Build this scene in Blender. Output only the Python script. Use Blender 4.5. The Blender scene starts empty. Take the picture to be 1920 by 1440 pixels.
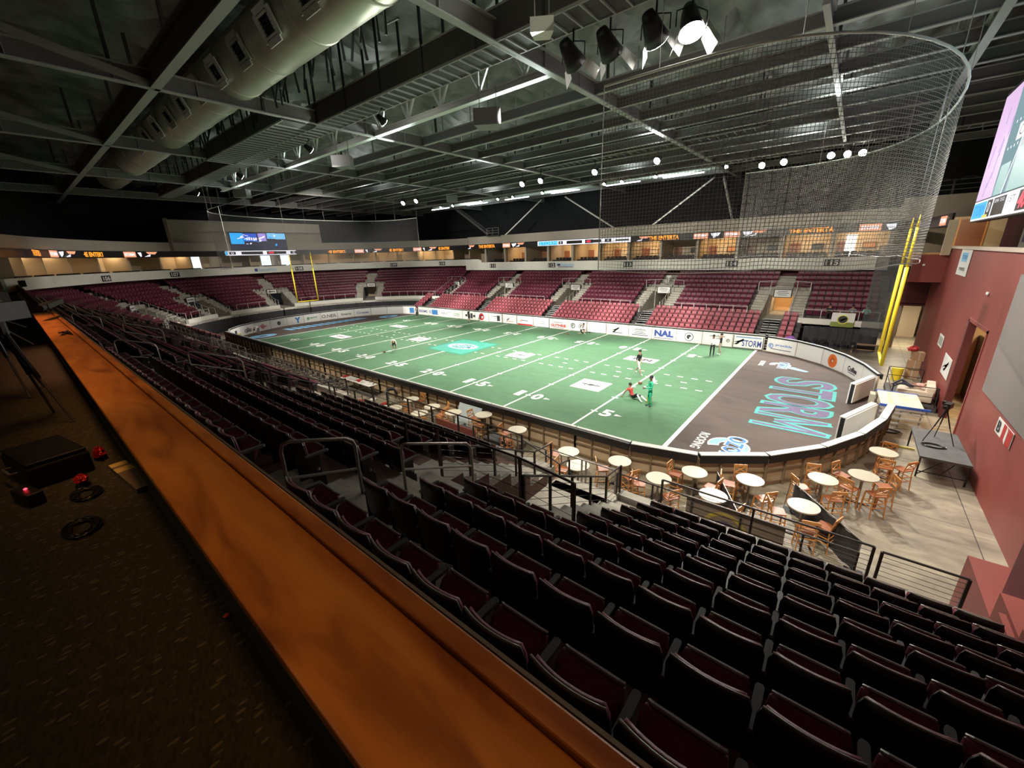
import bpy, bmesh, math, random
from mathutils import Vector, Matrix
random.seed(7)
PI = math.pi
SC = bpy.context.scene
COL = SC.collection
# ---------------------------------------------------------------- camera, exposure, world
def make_camera():
    yaw, pitch, roll = -0.693697774, 0.313121620, -0.0316858064
    cy, sy, cp, sp = math.cos(yaw), math.sin(yaw), math.cos(pitch), math.sin(pitch)
    f = Vector((sy*cp, cy*cp, -sp)); r = Vector((cy, -sy, 0)); u = r.cross(f)
    c, s = math.cos(roll), math.sin(roll)
    r2 = r*c + u*s; u2 = -r*s + u*c
    cam = bpy.data.cameras.new('camera'); o = bpy.data.objects.new('camera', cam)
    M = Matrix((r2, u2, -f)).transposed().to_4x4(); M.translation = Vector((28.017, -25.871, 8.402))
    o.matrix_world = M
    cam.sensor_fit = 'HORIZONTAL'; cam.sensor_width = 36; cam.lens = 752.5*36/1920
    cam.clip_start = .05; cam.clip_end = 400
    COL.objects.link(o); SC.camera = o
make_camera()
SC.view_settings.view_transform = 'Standard'; SC.view_settings.look = 'None'
SC.view_settings.gamma = 1; SC.view_settings.use_curve_mapping = False
SC.view_settings.exposure = 0.0
W = bpy.data.worlds.new('world'); SC.world = W; W.use_nodes = True
W.node_tree.nodes['Background'].inputs[0].default_value = (.62, .64, .7, 1)
W.node_tree.nodes['Background'].inputs[1].default_value = 0.012

def area_light(name, loc, target, power, size, col=(1, .93, .82), spread=180, sy=None):
    l = bpy.data.lights.new(name, 'AREA'); l.energy = power; l.color = col; l.size = size
    if sy: l.shape = 'RECTANGLE'; l.size_y = sy
    l.spread = math.radians(spread)
    o = bpy.data.objects.new(name, l); COL.objects.link(o); o.location = loc
    o.rotation_euler = (Vector(target)-Vector(loc)).to_track_quat('-Z', 'Y').to_euler(); return o
def spot(name, loc, target, power, cone=70, blend=.6, col=(1, .95, .86), rad=.15):
    l = bpy.data.lights.new(name, 'SPOT'); l.energy = power; l.color = col
    l.spot_size = math.radians(cone); l.spot_blend = blend; l.shadow_soft_size = rad
    o = bpy.data.objects.new(name, l); COL.objects.link(o); o.location = loc
    o.rotation_euler = (Vector(target)-Vector(loc)).to_track_quat('-Z', 'Y').to_euler(); return o
# stadium fixtures: (x, y, z, aim x, aim y, watts)
FAR_LAMPS = [(-17.6, 8.6), (-15.0, 8.6), (1.2, 9.0), (3.5, 8.9), (9.2, 9.0), (14.8, 8.6), (20.5, 17.6), (22.1, 17.4), (25.2, 17.4), (26.2, 17.8), (27.1, 18.2)]
NEAR_LAMPS = [(22.9, -10.6), (21.9, -10.9), (20.4, -11.0), (19.1, -11.2)]
for i, (x, y) in enumerate(FAR_LAMPS):
    spot('floodlight_far', (x, y, 14.75), (min(max(x*.85, -24), 26), -1.5, 0), 9000, 88, .7)
for i, (x, y) in enumerate(NEAR_LAMPS):
    spot('floodlight_near', (x, y, 14.4), (x+3-i*2.5, 3, 0), 7500, 66, .8)
for x in (-24, -12, 0, 8):
    spot('catwalk_flood_and_fill', (x, -11.3, 14.7), (x, 2, .0), 8500, 70, .8)
for x in (-20, -12, -4, 4, 12, 20):
    spot('catwalk_flood_and_fill', (x, -11.0, 14.7), (x, 13.9, 1.1), 31000, 25, .5)  # added narrow fills without fixtures, brightening the lower far seats
for x in (-24, -14, -4, 6, 16, 26):
    spot('stand_fill', (x*.9, -11.0, 14.9), (x, 23.5, 7.4), 14500, 33, .9)  # added fills without fixtures, for the fascia and upper far seats
spot('stand_fill', (-14, -2, 14.9), (-40, 4, 6), 15000, 60, .9)  # more added fills, for the end stand and its corners
spot('stand_fill', (-14, -2, 14.9), (-32, -17, 5), 8000, 50, .9)
spot('stand_fill', (-15, -4, 14.9), (-27, -13.8, 1), 9000, 26, .6)
spot('stand_fill', (-14, -2, 14.9), (-30, 15, 5), 7000, 45, .9)
for x in (-6, 2, 10, 17, 23.5, 29):
    spot('concourse_flood', (x, -19.4, 15.3), (x, -12.7, .2), 5600, 46, .6, (1, .9, .74))
# light that washes the tall wall and the concourse below it
spot('wash_light', (25.5, -3, 14.5), (33, -3, 2.6), 5200, 95, .8)
spot('wash_light', (24, 2, 14.5), (31.0, -13, 0), 11000, 66, .8)
spot('wash_light', (12, 2, 14.5), (17, -14.2, 0), 3600, 60, .8)
spot('wash_light', (20, -4, 14.6), (32, 13, 6.8), 6500, 28, .8)  # unseen spot added to brighten the balcony front
# warm lamp over the wooden counter
area_light('counter_lamp', (26.4, -25.78, 9.9), (26.4, -25.70, 7.3), 3.6, 5, (1, .47, .14), 36, .3)
area_light('counter_lamp', (21.2, -25.78, 9.9), (21.2, -25.70, 7.3), 9, 5, (1, .48, .17), 36, .3)
area_light('counter_lamp', (15.8, -25.78, 9.9), (15.8, -25.70, 7.3), 19, 5, (1, .45, .22), 36, .3)
area_light('press_box_lamp', (24.0, -29.0, 10.5), (24.8, -27.0, 6.6), 9, 1.0, (1, .8, .5), 120)

# ---------------------------------------------------------------- materials
MATS = {}
def mat(name, col, rough=.6, metal=0, noise=0, nscale=4, bump=0, emit=None, estr=1, spec=.5, coat=0):
    if name in MATS: return MATS[name]
    m = bpy.data.materials.new(name); m.use_nodes = True; nt = m.node_tree; b = nt.nodes['Principled BSDF']
    b.inputs['Base Color'].default_value = (*col, 1); b.inputs['Roughness'].default_value = rough
    b.inputs['Metallic'].default_value = metal; b.inputs['Specular IOR Level'].default_value = spec
    if coat: b.inputs['Coat Weight'].default_value = coat
    if emit: b.inputs['Emission Color'].default_value = (*emit, 1); b.inputs['Emission Strength'].default_value = estr
    if noise or bump:
        tc = nt.nodes.new('ShaderNodeTexCoord'); n = nt.nodes.new('ShaderNodeTexNoise'); n.inputs['Scale'].default_value = nscale
        n.inputs['Detail'].default_value = 4; nt.links.new(tc.outputs['Object'], n.inputs['Vector'])
        if noise:
            mx = nt.nodes.new('ShaderNodeMix'); mx.data_type = 'RGBA'
            mx.inputs['A'].default_value = (*[c*(1-noise) for c in col], 1); mx.inputs['B'].default_value = (*[min(1, c*(1+noise)) for c in col], 1)
            nt.links.new(n.outputs['Fac'], mx.inputs['Factor']); nt.links.new(mx.outputs['Result'], b.inputs['Base Color'])
        if bump:
            bp = nt.nodes.new('ShaderNodeBump'); bp.inputs['Strength'].default_value = bump; bp.inputs['Distance'].default_value = .02
            nt.links.new(n.outputs['Fac'], bp.inputs['Height']); nt.links.new(bp.outputs['Normal'], b.inputs['Normal'])
    MATS[name] = m; return m
def emat(name, col, s=1.0):
    return mat(name, (.01, .01, .01), .5, emit=col, estr=s)
def ramp(nt, fac, stops):
    r = nt.nodes.new('ShaderNodeValToRGB'); e = r.color_ramp.elements
    while len(e) < len(stops): e.new(.5)
    for k, (p, c) in enumerate(stops): e[k].position = p; e[k].color = (*c, 1)
    nt.links.new(fac, r.inputs['Fac']); return r.outputs['Color']
def concrete(name, c1, c2, c3, rough=.35, scale=.35, joints=None):
    m = bpy.data.materials.new(name); m.use_nodes = True; nt = m.node_tree; b = nt.nodes['Principled BSDF']
    tc = nt.nodes.new('ShaderNodeTexCoord'); n = nt.nodes.new('ShaderNodeTexNoise')
    n.inputs['Scale'].default_value = scale; n.inputs['Detail'].default_value = 8; n.inputs['Roughness'].default_value = .65; n.inputs['Distortion'].default_value = 1.2
    mp = nt.nodes.new('ShaderNodeMapping'); mp.inputs['Scale'].default_value = (1, 2.2, 1); mp.inputs['Rotation'].default_value = (0, 0, .5)
    nt.links.new(tc.outputs['Object'], mp.inputs['Vector']); nt.links.new(mp.outputs['Vector'], n.inputs['Vector'])
    c = ramp(nt, n.outputs['Fac'], [(.32, c1), (.5, c2), (.68, c3)])
    if joints:
        br = nt.nodes.new('ShaderNodeTexBrick'); br.offset = 0; br.inputs['Scale'].default_value = 1
        br.inputs['Brick Width'].default_value = joints; br.inputs['Row Height'].default_value = joints; br.inputs['Mortar Size'].default_value = .015
        br.inputs['Color1'].default_value = (1, 1, 1, 1); br.inputs['Color2'].default_value = (.84, .84, .84, 1); br.inputs['Mortar'].default_value = (.25, .25, .25, 1)
        nt.links.new(tc.outputs['Object'], br.inputs['Vector'])
        mx = nt.nodes.new('ShaderNodeMix'); mx.data_type = 'RGBA'; mx.blend_type = 'MULTIPLY'; mx.inputs['Factor'].default_value = 1
        nt.links.new(c, mx.inputs['A']); nt.links.new(br.outputs['Color'], mx.inputs['B']); c = mx.outputs['Result']
    nt.links.new(c, b.inputs['Base Color']); b.inputs['Roughness'].default_value = rough
    MATS[name] = m; return m
M_CONC = concrete('concourse_concrete', (.17, .145, .11), (.30, .26, .195), (.44, .385, .28), .4, .5, 4.6)
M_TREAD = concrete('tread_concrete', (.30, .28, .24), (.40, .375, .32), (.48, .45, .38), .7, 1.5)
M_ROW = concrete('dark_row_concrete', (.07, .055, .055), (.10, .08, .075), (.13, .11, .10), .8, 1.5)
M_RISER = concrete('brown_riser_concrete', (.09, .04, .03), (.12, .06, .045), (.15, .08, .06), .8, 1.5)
M_TURF = concrete('green_turf', (.066, .160, .080), (.074, .178, .09), (.084, .20, .102), .85, .8)
M_ENDZ = concrete('dark_endzone_turf', (.07, .052, .047), (.088, .068, .06), (.115, .074, .066), .9, .25)
M_BEIGE = mat('beige_wall_paint', (.42, .37, .31), .8, noise=.06, nscale=1)
M_FASC = mat('pale_grey_fascia_paint', (.80, .78, .70), .7, noise=.05, nscale=1)
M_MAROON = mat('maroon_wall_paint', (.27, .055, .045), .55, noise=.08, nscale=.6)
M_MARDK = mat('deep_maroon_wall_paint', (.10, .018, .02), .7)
M_BLACKC = mat('black_curtain', (.009, .009, .012), .9, noise=.3, nscale=2)
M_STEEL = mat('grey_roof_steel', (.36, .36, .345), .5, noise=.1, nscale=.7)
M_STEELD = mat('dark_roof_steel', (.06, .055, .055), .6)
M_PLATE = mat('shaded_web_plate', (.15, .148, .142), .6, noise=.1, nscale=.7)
M_STEELW = mat('white_lit_steel', (.75, .78, .74), .5)  # strong light on the roof trusses put into a paler base colour
M_RAIL = mat('dull_metal_rail', (.30, .27, .25), .35, .7)
M_RAILW = mat('pale_metal_rail', (.62, .6, .56), .4, .3)
M_RAILD = mat('dark_bronze_rail', (.035, .028, .025), .45, .4)
M_BLACK = mat('black_plastic', (.008, .008, .009), .45)
M_BLK2 = mat('black_seat_shell', (.004, .004, .005), .42)
M_SEAT = mat('maroon_upholstery', (.16, .024, .05), .5, bump=.12, nscale=60, noise=.1)
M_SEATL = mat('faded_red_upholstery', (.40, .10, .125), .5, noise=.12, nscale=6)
M_ARM = mat('grey_armrest_plastic', (.13, .125, .12), .4)
M_EDGE = mat('seat_trim_and_lit_rim', (.19, .165, .14), .4)
M_WHITE = mat('white_vinyl', (.80, .79, .76), .5, noise=.03, nscale=3, bump=.15)
M_PAINT = mat('white_field_paint', (.80, .80, .77), .8)
M_TAN = mat('tan_plywood', (.50, .38, .25), .6, noise=.15, nscale=3)
M_WOODC = mat('orange_chair_wood', (.62, .28, .08), .4, noise=.25, nscale=12)
M_TOP = mat('cream_table_top', (.50, .46, .35), .35)
M_YEL = mat('yellow_paint', (.85, .65, .03), .4)
M_SKIN = mat('skin', (.42, .23, .16), .6)
M_HAIR = mat('dark_hair', (.015, .012, .01), .7)
M_SILV = mat('silver_duct_metal', (.62, .62, .53), .38, .55, noise=.15, nscale=1)

# ---------------------------------------------------------------- mesh helpers
class MB:
    def __init__(s): s.v = []; s.f = []; s.m = []; s.mats = []; s.smooth = False
    def mi(s, m):
        if m not in s.mats: s.mats.append(m)
        return s.mats.index(m)
    def add(s, vs, fs, m):
        o = len(s.v); s.v += [tuple(v) for v in vs]; k = s.mi(m)
        for f in fs: s.f.append([o+i for i in f]); s.m.append(k)
    def box(s, x0, x1, y0, y1, z0, z1, m):
        s.add([(x0, y0, z0), (x1, y0, z0), (x1, y1, z0), (x0, y1, z0), (x0, y0, z1), (x1, y0, z1), (x1, y1, z1), (x0, y1, z1)],
              [(0, 3, 2, 1), (4, 5, 6, 7), (0, 1, 5, 4), (1, 2, 6, 5), (2, 3, 7, 6), (3, 0, 4, 7)], m)
    def prism(s, poly, z0, z1, m):
        n = len(poly)
        s.add([(p[0], p[1], z0) for p in poly]+[(p[0], p[1], z1) for p in poly],
              [tuple(range(n))[::-1], tuple(range(n, 2*n))]+[(i, (i+1) % n, n+(i+1) % n, n+i) for i in range(n)], m)
    def bar(s, a, b, w, h, m, up=(0, 0, 1)):
        a = Vector(a); b = Vector(b); d = (b-a)
        if d.length < 1e-6: return
        d.normalize(); u = Vector(up)
        if abs(d.dot(u)) > .99: u = Vector((0, 1, 0))
        r = d.cross(u).normalized()*w/2; t = r.cross(d).normalized()*h/2
        vs = [a-r-t, a+r-t, a+r+t, a-r+t, b-r-t, b+r-t, b+r+t, b-r+t]
        s.add(vs, [(0, 1, 2, 3), (7, 6, 5, 4), (0, 4, 5, 1), (1, 5, 6, 2), (2, 6, 7, 3), (3, 7, 4, 0)], m)
    def tube(s, pts, r, m, n=8, r2=None, closed=False):
        pts = [Vector(p) for p in pts]; N = len(pts); vs = []; prev = None
        for i, p in enumerate(pts):
            if closed: d = pts[(i+1) % N]-pts[i-1]
            else: d = (pts[min(i+1, N-1)]-pts[max(i-1, 0)])
            d.normalize()
            if prev is None:
                a = Vector((0, 0, 1)) if abs(d.z) < .9 else Vector((1, 0, 0))
                u = d.cross(a).normalized()
            else: u = (prev-d*prev.dot(d)).normalized()
            prev = u; w = d.cross(u); rr = r if r2 is None else r+(r2-r)*i/max(1, N-1)
            for k in range(n):
                t = 2*PI*k/n; vs.append(p+u*math.cos(t)*rr+w*math.sin(t)*rr)
        fs = []; R = N if closed else N-1
        for i in range(R):
            for k in range(n):
                j = (i+1) % N; fs.append((i*n+k, i*n+(k+1) % n, j*n+(k+1) % n, j*n+k))
        if not closed: fs += [tuple(range(n))[::-1], tuple((N-1)*n+k for k in range(n))]
        s.add(vs, fs, m)
    def cyl(s, x, y, z0, z1, r, m, n=16, r2=None): s.tube([(x, y, z0), (x, y, z1)], r, m, n, r2)
    def ell(s, c, rad, m, nu=10, nv=7):
        vs = []; fs = []
        for j in range(nv+1):
            t = PI*j/nv
            for i in range(nu):
                p = 2*PI*i/nu; vs.append((c[0]+rad[0]*math.sin(t)*math.cos(p), c[1]+rad[1]*math.sin(t)*math.sin(p), c[2]+rad[2]*math.cos(t)))
        for j in range(nv):
            for i in range(nu): fs.append((j*nu+i, (j+1)*nu+i, (j+1)*nu+(i+1) % nu, j*nu+(i+1) % nu))
        s.add(vs, fs, m)
    def quad(s, a, b, c, d, m): s.add([a, b, c, d], [(0, 1, 2, 3)], m)
    def mesh(s, o, M, m=None):      # append another mesh datablock through matrix
        k0 = len(s.v); s.v += [tuple(M @ v.co) for v in o.vertices]
        for p in o.polygons: s.f.append([k0+i for i in p.vertices]); s.m.append(s.mi(m))
    def data(s, name):
        me = bpy.data.meshes.new(name); me.from_pydata(s.v, [], s.f)
        for m in s.mats: me.materials.append(m)
        me.polygons.foreach_set('material_index', s.m)
        if s.smooth: me.polygons.foreach_set('use_smooth', [True]*len(me.polygons))
        me.update(); return me
    def build(s, name, parent=None, bevel=0):
        o = bpy.data.objects.new(name, s.data(name)); COL.objects.link(o)
        if parent: o.parent = parent
        if bevel:
            b = o.modifiers.new('bevel', 'BEVEL'); b.width = bevel; b.segments = 2; b.limit_method = 'ANGLE'
        return o
def tag(o, label=None, cat=None, group=None, kind=None):
    if label and len(label.replace(',', ' ').split()) > 16: print('LONG', len(label.split()), label)
    if label: o['label'] = label
    if cat: o['category'] = cat
    if group: o['group'] = group
    if kind: o['kind'] = kind
    return o
def struct(mb, name): return tag(mb.build(name), kind='structure')
def empty(name, loc=(0, 0, 0), rz=0, label=None, cat=None, group=None):
    o = bpy.data.objects.new(name, None); COL.objects.link(o); o.location = loc; o.rotation_euler = (0, 0, rz); o.empty_display_size = .1
    return tag(o, label, cat, group)
KIDS = {}
def copy_tree(o, parent=None):
    c = o.copy(); COL.objects.link(c)
    if parent: c.parent = parent; c.matrix_parent_inverse = o.matrix_parent_inverse
    for ch in KIDS.get(o.name) or KIDS.setdefault(o.name, list(o.children)): copy_tree(ch, c)
    return c
def text_mesh(txt, bold=0):
    cu = bpy.data.curves.new('t', 'FONT'); cu.body = txt; cu.align_x = 'CENTER'; cu.align_y = 'CENTER'; cu.size = 1; cu.offset = bold; cu.resolution_u = 3
    o = bpy.data.objects.new('t', cu); COL.objects.link(o); bpy.context.view_layer.update()
    dg = bpy.context.evaluated_depsgraph_get(); me = bpy.data.meshes.new_from_object(o.evaluated_get(dg))
    bpy.data.objects.remove(o); bpy.data.curves.remove(cu)
    xs = [v.co.x for v in me.vertices]; ys = [v.co.y for v in me.vertices]
    cx, cy_, w, h = (max(xs)+min(xs))/2, (max(ys)+min(ys))/2, max(xs)-min(xs), max(ys)-min(ys)
    for v in me.vertices: v.co.x = (v.co.x-cx)/w; v.co.y = (v.co.y-cy_)/h
    return me
TXT = {}
def put_text(mb, txt, c, right, up, w, h, m, bold=0.0, off=.006):
    k = (txt, bold)
    if k not in TXT: TXT[k] = text_mesh(txt, bold)
    right = Vector(right).normalized(); up = Vector(up).normalized(); n = right.cross(up)
    M = Matrix(((right.x*w, up.x*h, n.x, c[0]+n.x*off), (right.y*w, up.y*h, n.y, c[1]+n.y*off), (right.z*w, up.z*h, n.z, c[2]+n.z*off), (0, 0, 0, 1)))
    mb.mesh(TXT[k], M, m)
def put_rect(mb, c, right, up, w, h, m, off=.003):
    right = Vector(right).normalized()*w/2; up = Vector(up).normalized()*h/2; n = right.cross(up).normalized()*off; c = Vector(c)+n
    mb.quad(c-right-up, c+right-up, c+right+up, c-right+up, m)
def put_disc(mb, c, right, up, w, h, m, off=.004, inner=0, a0=0, a1=2*PI, n=24):
    right = Vector(right).normalized()*w/2; up = Vector(up).normalized()*h/2; nn = right.cross(up).normalized()*off; c = Vector(c)+nn
    vs = []; fs = []
    for i in range(n+1):
        t = a0+(a1-a0)*i/n; d = right*math.cos(t)+up*math.sin(t); vs += [c+d, c+d*inner]
    for i in range(n): fs.append((2*i, 2*i+2, 2*i+3, 2*i+1))
    mb.add(vs, fs, m)
ORD = ['first', 'second', 'third', 'fourth', 'fifth', 'sixth', 'seventh', 'eighth', 'ninth', 'tenth', 'eleventh', 'twelfth', 'thirteenth', 'fourteenth', 'fifteenth',
       'sixteenth', 'seventeenth', 'eighteenth', 'nineteenth', 'twentieth', 'twenty-first', 'twenty-second', 'twenty-third', 'twenty-fourth', 'twenty-fifth', 'twenty-sixth', 'twenty-seventh', 'twenty-eighth', 'twenty-ninth', 'thirtieth', 'thirty-first', 'thirty-second', 'thirty-third', 'thirty-fourth', 'thirty-fifth', 'thirty-sixth', 'thirty-seventh', 'thirty-eighth', 'thirty-ninth', 'fortieth']
# ---------------------------------------------------------------- playing surface
YC, YB, XS, XE = .45, 12.5, 22.5, 8.0     # rink centre line, half width, straight half length, end depth
def rink(off=0, n=40, closed=True):
    pts = []
    for i in range(n+1):
        t = -PI/2+PI*i/n; pts.append((XS+(XE+off)*math.cos(t), YC+(YB+off)*math.sin(t)))
    for i in range(n+1):
        t = PI/2+PI*i/n; pts.append((-XS+(XE+off)*math.cos(t), YC+(YB+off)*math.sin(t)))
    return pts
mb = MB(); mb.box(-46, 36, -27.5, 30, -.2, 0, M_CONC); struct(mb, 'floor')
def clip_poly(poly, x0, x1):
    def half(p, xv, sgn):
        out = []
        for i in range(len(p)):
            a, b = p[i], p[(i+1) % len(p)]; ina, inb = sgn*(a[0]-xv) >= 0, sgn*(b[0]-xv) >= 0
            if ina: out.append(a)
            if ina != inb:
                t = (xv-a[0])/(b[0]-a[0]); out.append((xv, a[1]+t*(b[1]-a[1])))
        return out
    return half(half(poly, x0, 1), x1, -1)
R0 = rink(0)
mb = MB(); mb.prism(clip_poly(R0, -22.86, 22.86), .002, .02, M_TURF)
field = tag(mb.build('turf_field'), 'long green artificial turf playing field with white yard lines inside the boards', 'field')
for x0, x1, nm, lab in ((22.86, 40, 'end_zone', 'brown end zone turf with teal lettering at the near end'), (-40, -22.86, 'end_zone', 'dark end zone turf with pale blue lettering at the far end')):
    mb = MB(); mb.prism(clip_poly(R0, x0, x1), .002, .02, M_ENDZ); tag(mb.build(nm, field), lab)
def strip(mb, x0, x1, y0, y1, m, z=.026): mb.quad((x0, y0, z), (x1, y0, z), (x1, y1, z), (x0, y1, z), m)
for k in range(-5, 6):
    x = k*4.572; w = .10 if abs(k) == 5 else .06; mb = MB()
    strip(mb, x-w, x+w, YC-YB+.03, YC+YB-.03, M_PAINT)
    for j in range(-8, 9):
        if abs(k) < 5 and j % 2 == 0: strip(mb, x-.2, x+.2, .6+j*1.29-.05, .6+j*1.29+.05, M_PAINT, .028)
    mb.build('yard_line', field)
mb = MB()
for k in range(-5, 5):
    for d in (.9, 1.8, 2.75, 3.65):
        x = k*4.572+d
        for y in (1.77, -.55):
            if abs(x) > 2.7: strip(mb, x-.2, x+.2, y-.06, y+.06, M_PAINT)
    if abs(k) > 1: strip(mb, k*4.572+2.2, k*4.572+2.6, .55, .67, M_PAINT)
tag(mb.build('hash_marks', field), kind='stuff')
X, Y, Z = Vector((1, 0, 0)), Vector((0, 1, 0)), Vector((0, 0, 1))
for k in range(-4, 5):
    x = k*4.572; n = 25-abs(k)*5; s = str(n)
    for side in (-1, 1):
        mb = MB(); r = X*(-side); u = Y*(-side); yy = -7.08 if side < 0 else 8.1
        if len(s) == 1:
            mb and put_text(mb, s, (x+.72*(1 if k > 0 else -1), yy, .024), r, u, .62, .98, M_PAINT, .04)
        else:
            for c, dx in ((s[0], -.66), (s[1], .66)): put_text(mb, c, (x+dx*(-side), yy, .024), r, u, .45 if c == '1' else .66, .98, M_PAINT, .04)
        if k:
            sg = 1 if k > 0 else -1; a = x+sg*(1.2 if len(s) == 1 else 1.18); mb.add([(a, yy-.14, .03), (a, yy+.14, .03), (a+sg*.42, yy, .03)], [(0, 1, 2) if sg < 0 else (0, 2, 1)], M_PAINT)
        mb.build('yard_number', field)
M_INK = mat('black_ink', (.03, .03, .035), .6); M_TEALF = mat('teal_logo_paint', (.05, .30, .23), .8, noise=.25, nscale=2)
M_BLUEL = mat('light_blue_logo_paint', (.25, .55, .85), .8); M_BLUED = mat('blue_logo_paint', (.05, .2, .5), .8)
def ad(cx, cy, w, h, txt, rot=0, tw=.5):
    mb = MB(); r = Vector((math.cos(rot), math.sin(rot), 0)); u = Vector((-math.sin(rot), math.cos(rot), 0))
    put_rect(mb, (cx, cy, .024), r, u, w, h, M_WHITE); 
    if txt == 'TEN': put_text(mb, txt, (cx, cy, .027), r, u, w*.7, h*.45, M_INK, .05)
    elif txt:
        put_disc(mb, (cx, cy, .027), r, u, w*.42, h*.42, M_INK, inner=.88); put_rect(mb, (cx, cy, .027), r, u, w*.62, h*.09, M_INK)
        put_disc(mb, (cx, cy, .028), r, u, w*.2, h*.2, M_INK, inner=.4)
    mb.build('sponsor_square', field)
ad(15.95, -3.2, 2.1, 2.0, 'o'); ad(16.1, 4.8, 2.5, 1.35, 'TEN', -.05); ad(6.9, .78, 2.1, 1.75, 'o'); ad(-6.65, .6, 2.1, 1.6, 'o'); ad(-16.0, -3.3, 2.9, 1.35, 'o'); ad(-15.9, 4.55, 2.6, 1.2, 'o')
mb = MB(); put_rect(mb, (0, .55, .024), X, Y, 5.3, 5.3, mat('dark_teal_paint', (.03, .2, .12), .8)); put_rect(mb, (0, .55, .026), X, Y, 4.6, 4.7, M_TEALF)
put_disc(mb, (0, .55, .03), X, Y, 3.6, 2.2, M_BLUEL, inner=.8); put_disc(mb, (0, .55, .031), X, Y, 3.2, 1.9, M_WHITE, inner=.86)
put_text(mb, 'STORM', (0, .55, .03), X, Y, 2.6, 1.0, M_WHITE, .03); put_text(mb, 'STORM', (0.05, .5, .034), X, Y, 2.4, .8, M_BLUED)
tag(mb.build('midfield_logo', field), 'teal and blue square logo at midfield')
# near end zone lettering: reads from the field towards the boards
M_TEAL = mat('teal_letter_paint', (.06, .36, .34), .8, noise=.2, nscale=3); M_PUR = mat('purple_letter_paint', (.13, .10, .19), .8, noise=.3, nscale=4)
for i, ch in enumerate('STORM'):
    mb = MB(); yy = 4.5-i*1.92; c = (26.9, yy, .024)
    if ch == 'M':
        for t, mm, zz in ((.52, M_TEAL, .03), (.22, M_PUR, .036)):
            e2 = 1.62 if t > .3 else 1.48
            for q5, ((ya, xa), (yb, xb)) in enumerate((((.78, -e2), (.78, e2)), ((-.78, -e2), (-.78, e2)), ((.78, e2), (0, -.6)), ((0, -.6), (-.78, e2)))): mb.bar((26.9+xa, yy+ya, zz+.0012*q5), (26.9+xb, yy+yb, zz+.0012*q5), t, .001, mm)
        mb.build('end_zone_letter', field); continue
    bo = .02 if ch == 'M' else .05; put_text(mb, ch, c, -Y, X, 2.05, 3.3, M_TEAL, bo); put_text(mb, ch, c, -Y, X, 1.72 if bo else 1.8, 2.95, M_PUR, bo*.35, off=.01); mb.build('end_zone_letter', field)
for sy, lab in ((-7.5, 'b'), (8.6, 'f')):
    mb = MB(); s = 1 if sy < 0 else .8
    put_text(mb, 'ROOFING', (23.95, sy-.1, .024), -Y, X, 1.9*s, .42*s, M_WHITE, .02)
    put_disc(mb, (25.1, sy, .024), -Y, X, 1.7*s, 1.7*s, M_WHITE, inner=.45, a0=.2, a1=PI*1.65); put_disc(mb, (25.1, sy, .028), -Y, X, 1.55*s, 1.55*s, M_BLUEL, inner=.55, a0=.3, a1=PI*1.6)
    put_text(mb, 'OZON', (25.3, sy-.05, .032), -Y, X, 2.5*s, .85*s, M_WHITE, .05); put_text(mb, 'OZON', (25.3, sy-.05, .036), -Y, X, 2.35*s, .7*s, M_BLUED, .02)
    mb.add([(25.5, sy-.7, .03), (25.9, sy-.2, .03), (26.9*1.0, sy-1.2*s, .03), (26.7, sy-1.5*s, .03)], [(0, 3, 2, 1)], M_BLUEL)
    mb.build('roofing_logo', field)
mb = MB()
for i in range(12):
    y0 = -4.8+i*.93; mb.add([(-27.9, y0, .03), (-27.9, y0+.62, .03), (-26.0, y0+.95, .03), (-26.0, y0+.33, .03)], [(0, 3, 2, 1)], M_BLUEL)
mb.build('end_zone_letter', field)
mb = MB(); 
for sy in (-8.2, 9.2): put_disc(mb, (-24.9, sy, .024), X, Y, 2.2, 3.0, M_BLUEL, inner=.3)
mb.build('end_zone_logo', field)

# ---------------------------------------------------------------- dasher boards
M_PAD = mat('black_foam_pad', (.012, .012, .013), .6); M_RIB = mat('tan_board_frame', (.22, .16, .10), .6)
M_NAVY = mat('navy_ink', (.03, .06, .25), .5); M_RED = mat('red_ink', (.5, .03, .03), .5); M_ORG = mat('orange_ink', (.75, .16, .03), .5); M_GRN = mat('green_ink', (.1, .35, .15), .5)
BH = 1.2
def dasher(p0, p1, art, lab, near=False):
    p0 = Vector((*p0, 0)); p1 = Vector((*p1, 0)); L = (p1-p0).length; d = (p1-p0)/L; n = Vector((-d.y, d.x, 0))   # n points to the outside? path is counter-clockwise -> inside is left
    mid = (p0+p1)/2; ang = math.atan2(d.y, d.x)
    e = empty('dasher_board', mid, ang, lab, 'board', 'dasher boards around the field')
    mb = MB(); mb.box(-L/2+.01, L/2-.01, -.10, -.02, .02, BH, M_TAN)
    if near:
        for t in (-.5, -.17, .17, .5): mb.box(L*t-.025, L*t+.025, -.2, -.10, 0.02, BH-.05, M_RIB)
        for z in (.15, .62, 1.02): mb.box(-L/2, L/2, -.16, -.10, z, z+.05, M_RIB)
    mb.build('panel', e)
    mb = MB(); mb.box(-L/2+.03, L/2-.03, -.02, -.005, .06, BH-.02, M_WHITE)
    # reading direction of the inside face: local -x is the reader's right
    r, u = Vector((-1, 0, 0)), Z; c = (0, -.005, BH/2-.02)
    if art: art(mb, c, r, u, L)
    mb.build('banner', e)
    mb = MB(); mb.box(-L/2, L/2, -.24, .03, BH-.01, BH+.10, M_PAD); mb.box(-L/2, L/2, -.24, -.17, BH-.2, BH, M_PAD)
    mb.box(-L/2+.02, L/2-.02, -.23 if 'near curve' in lab else -.09, .035, BH+.10, BH+.125, mat('grey_pad_cover', (.55, .55, .53), .6, noise=.3, nscale=6)); mb.build('top_pad', e)
    return e
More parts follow.
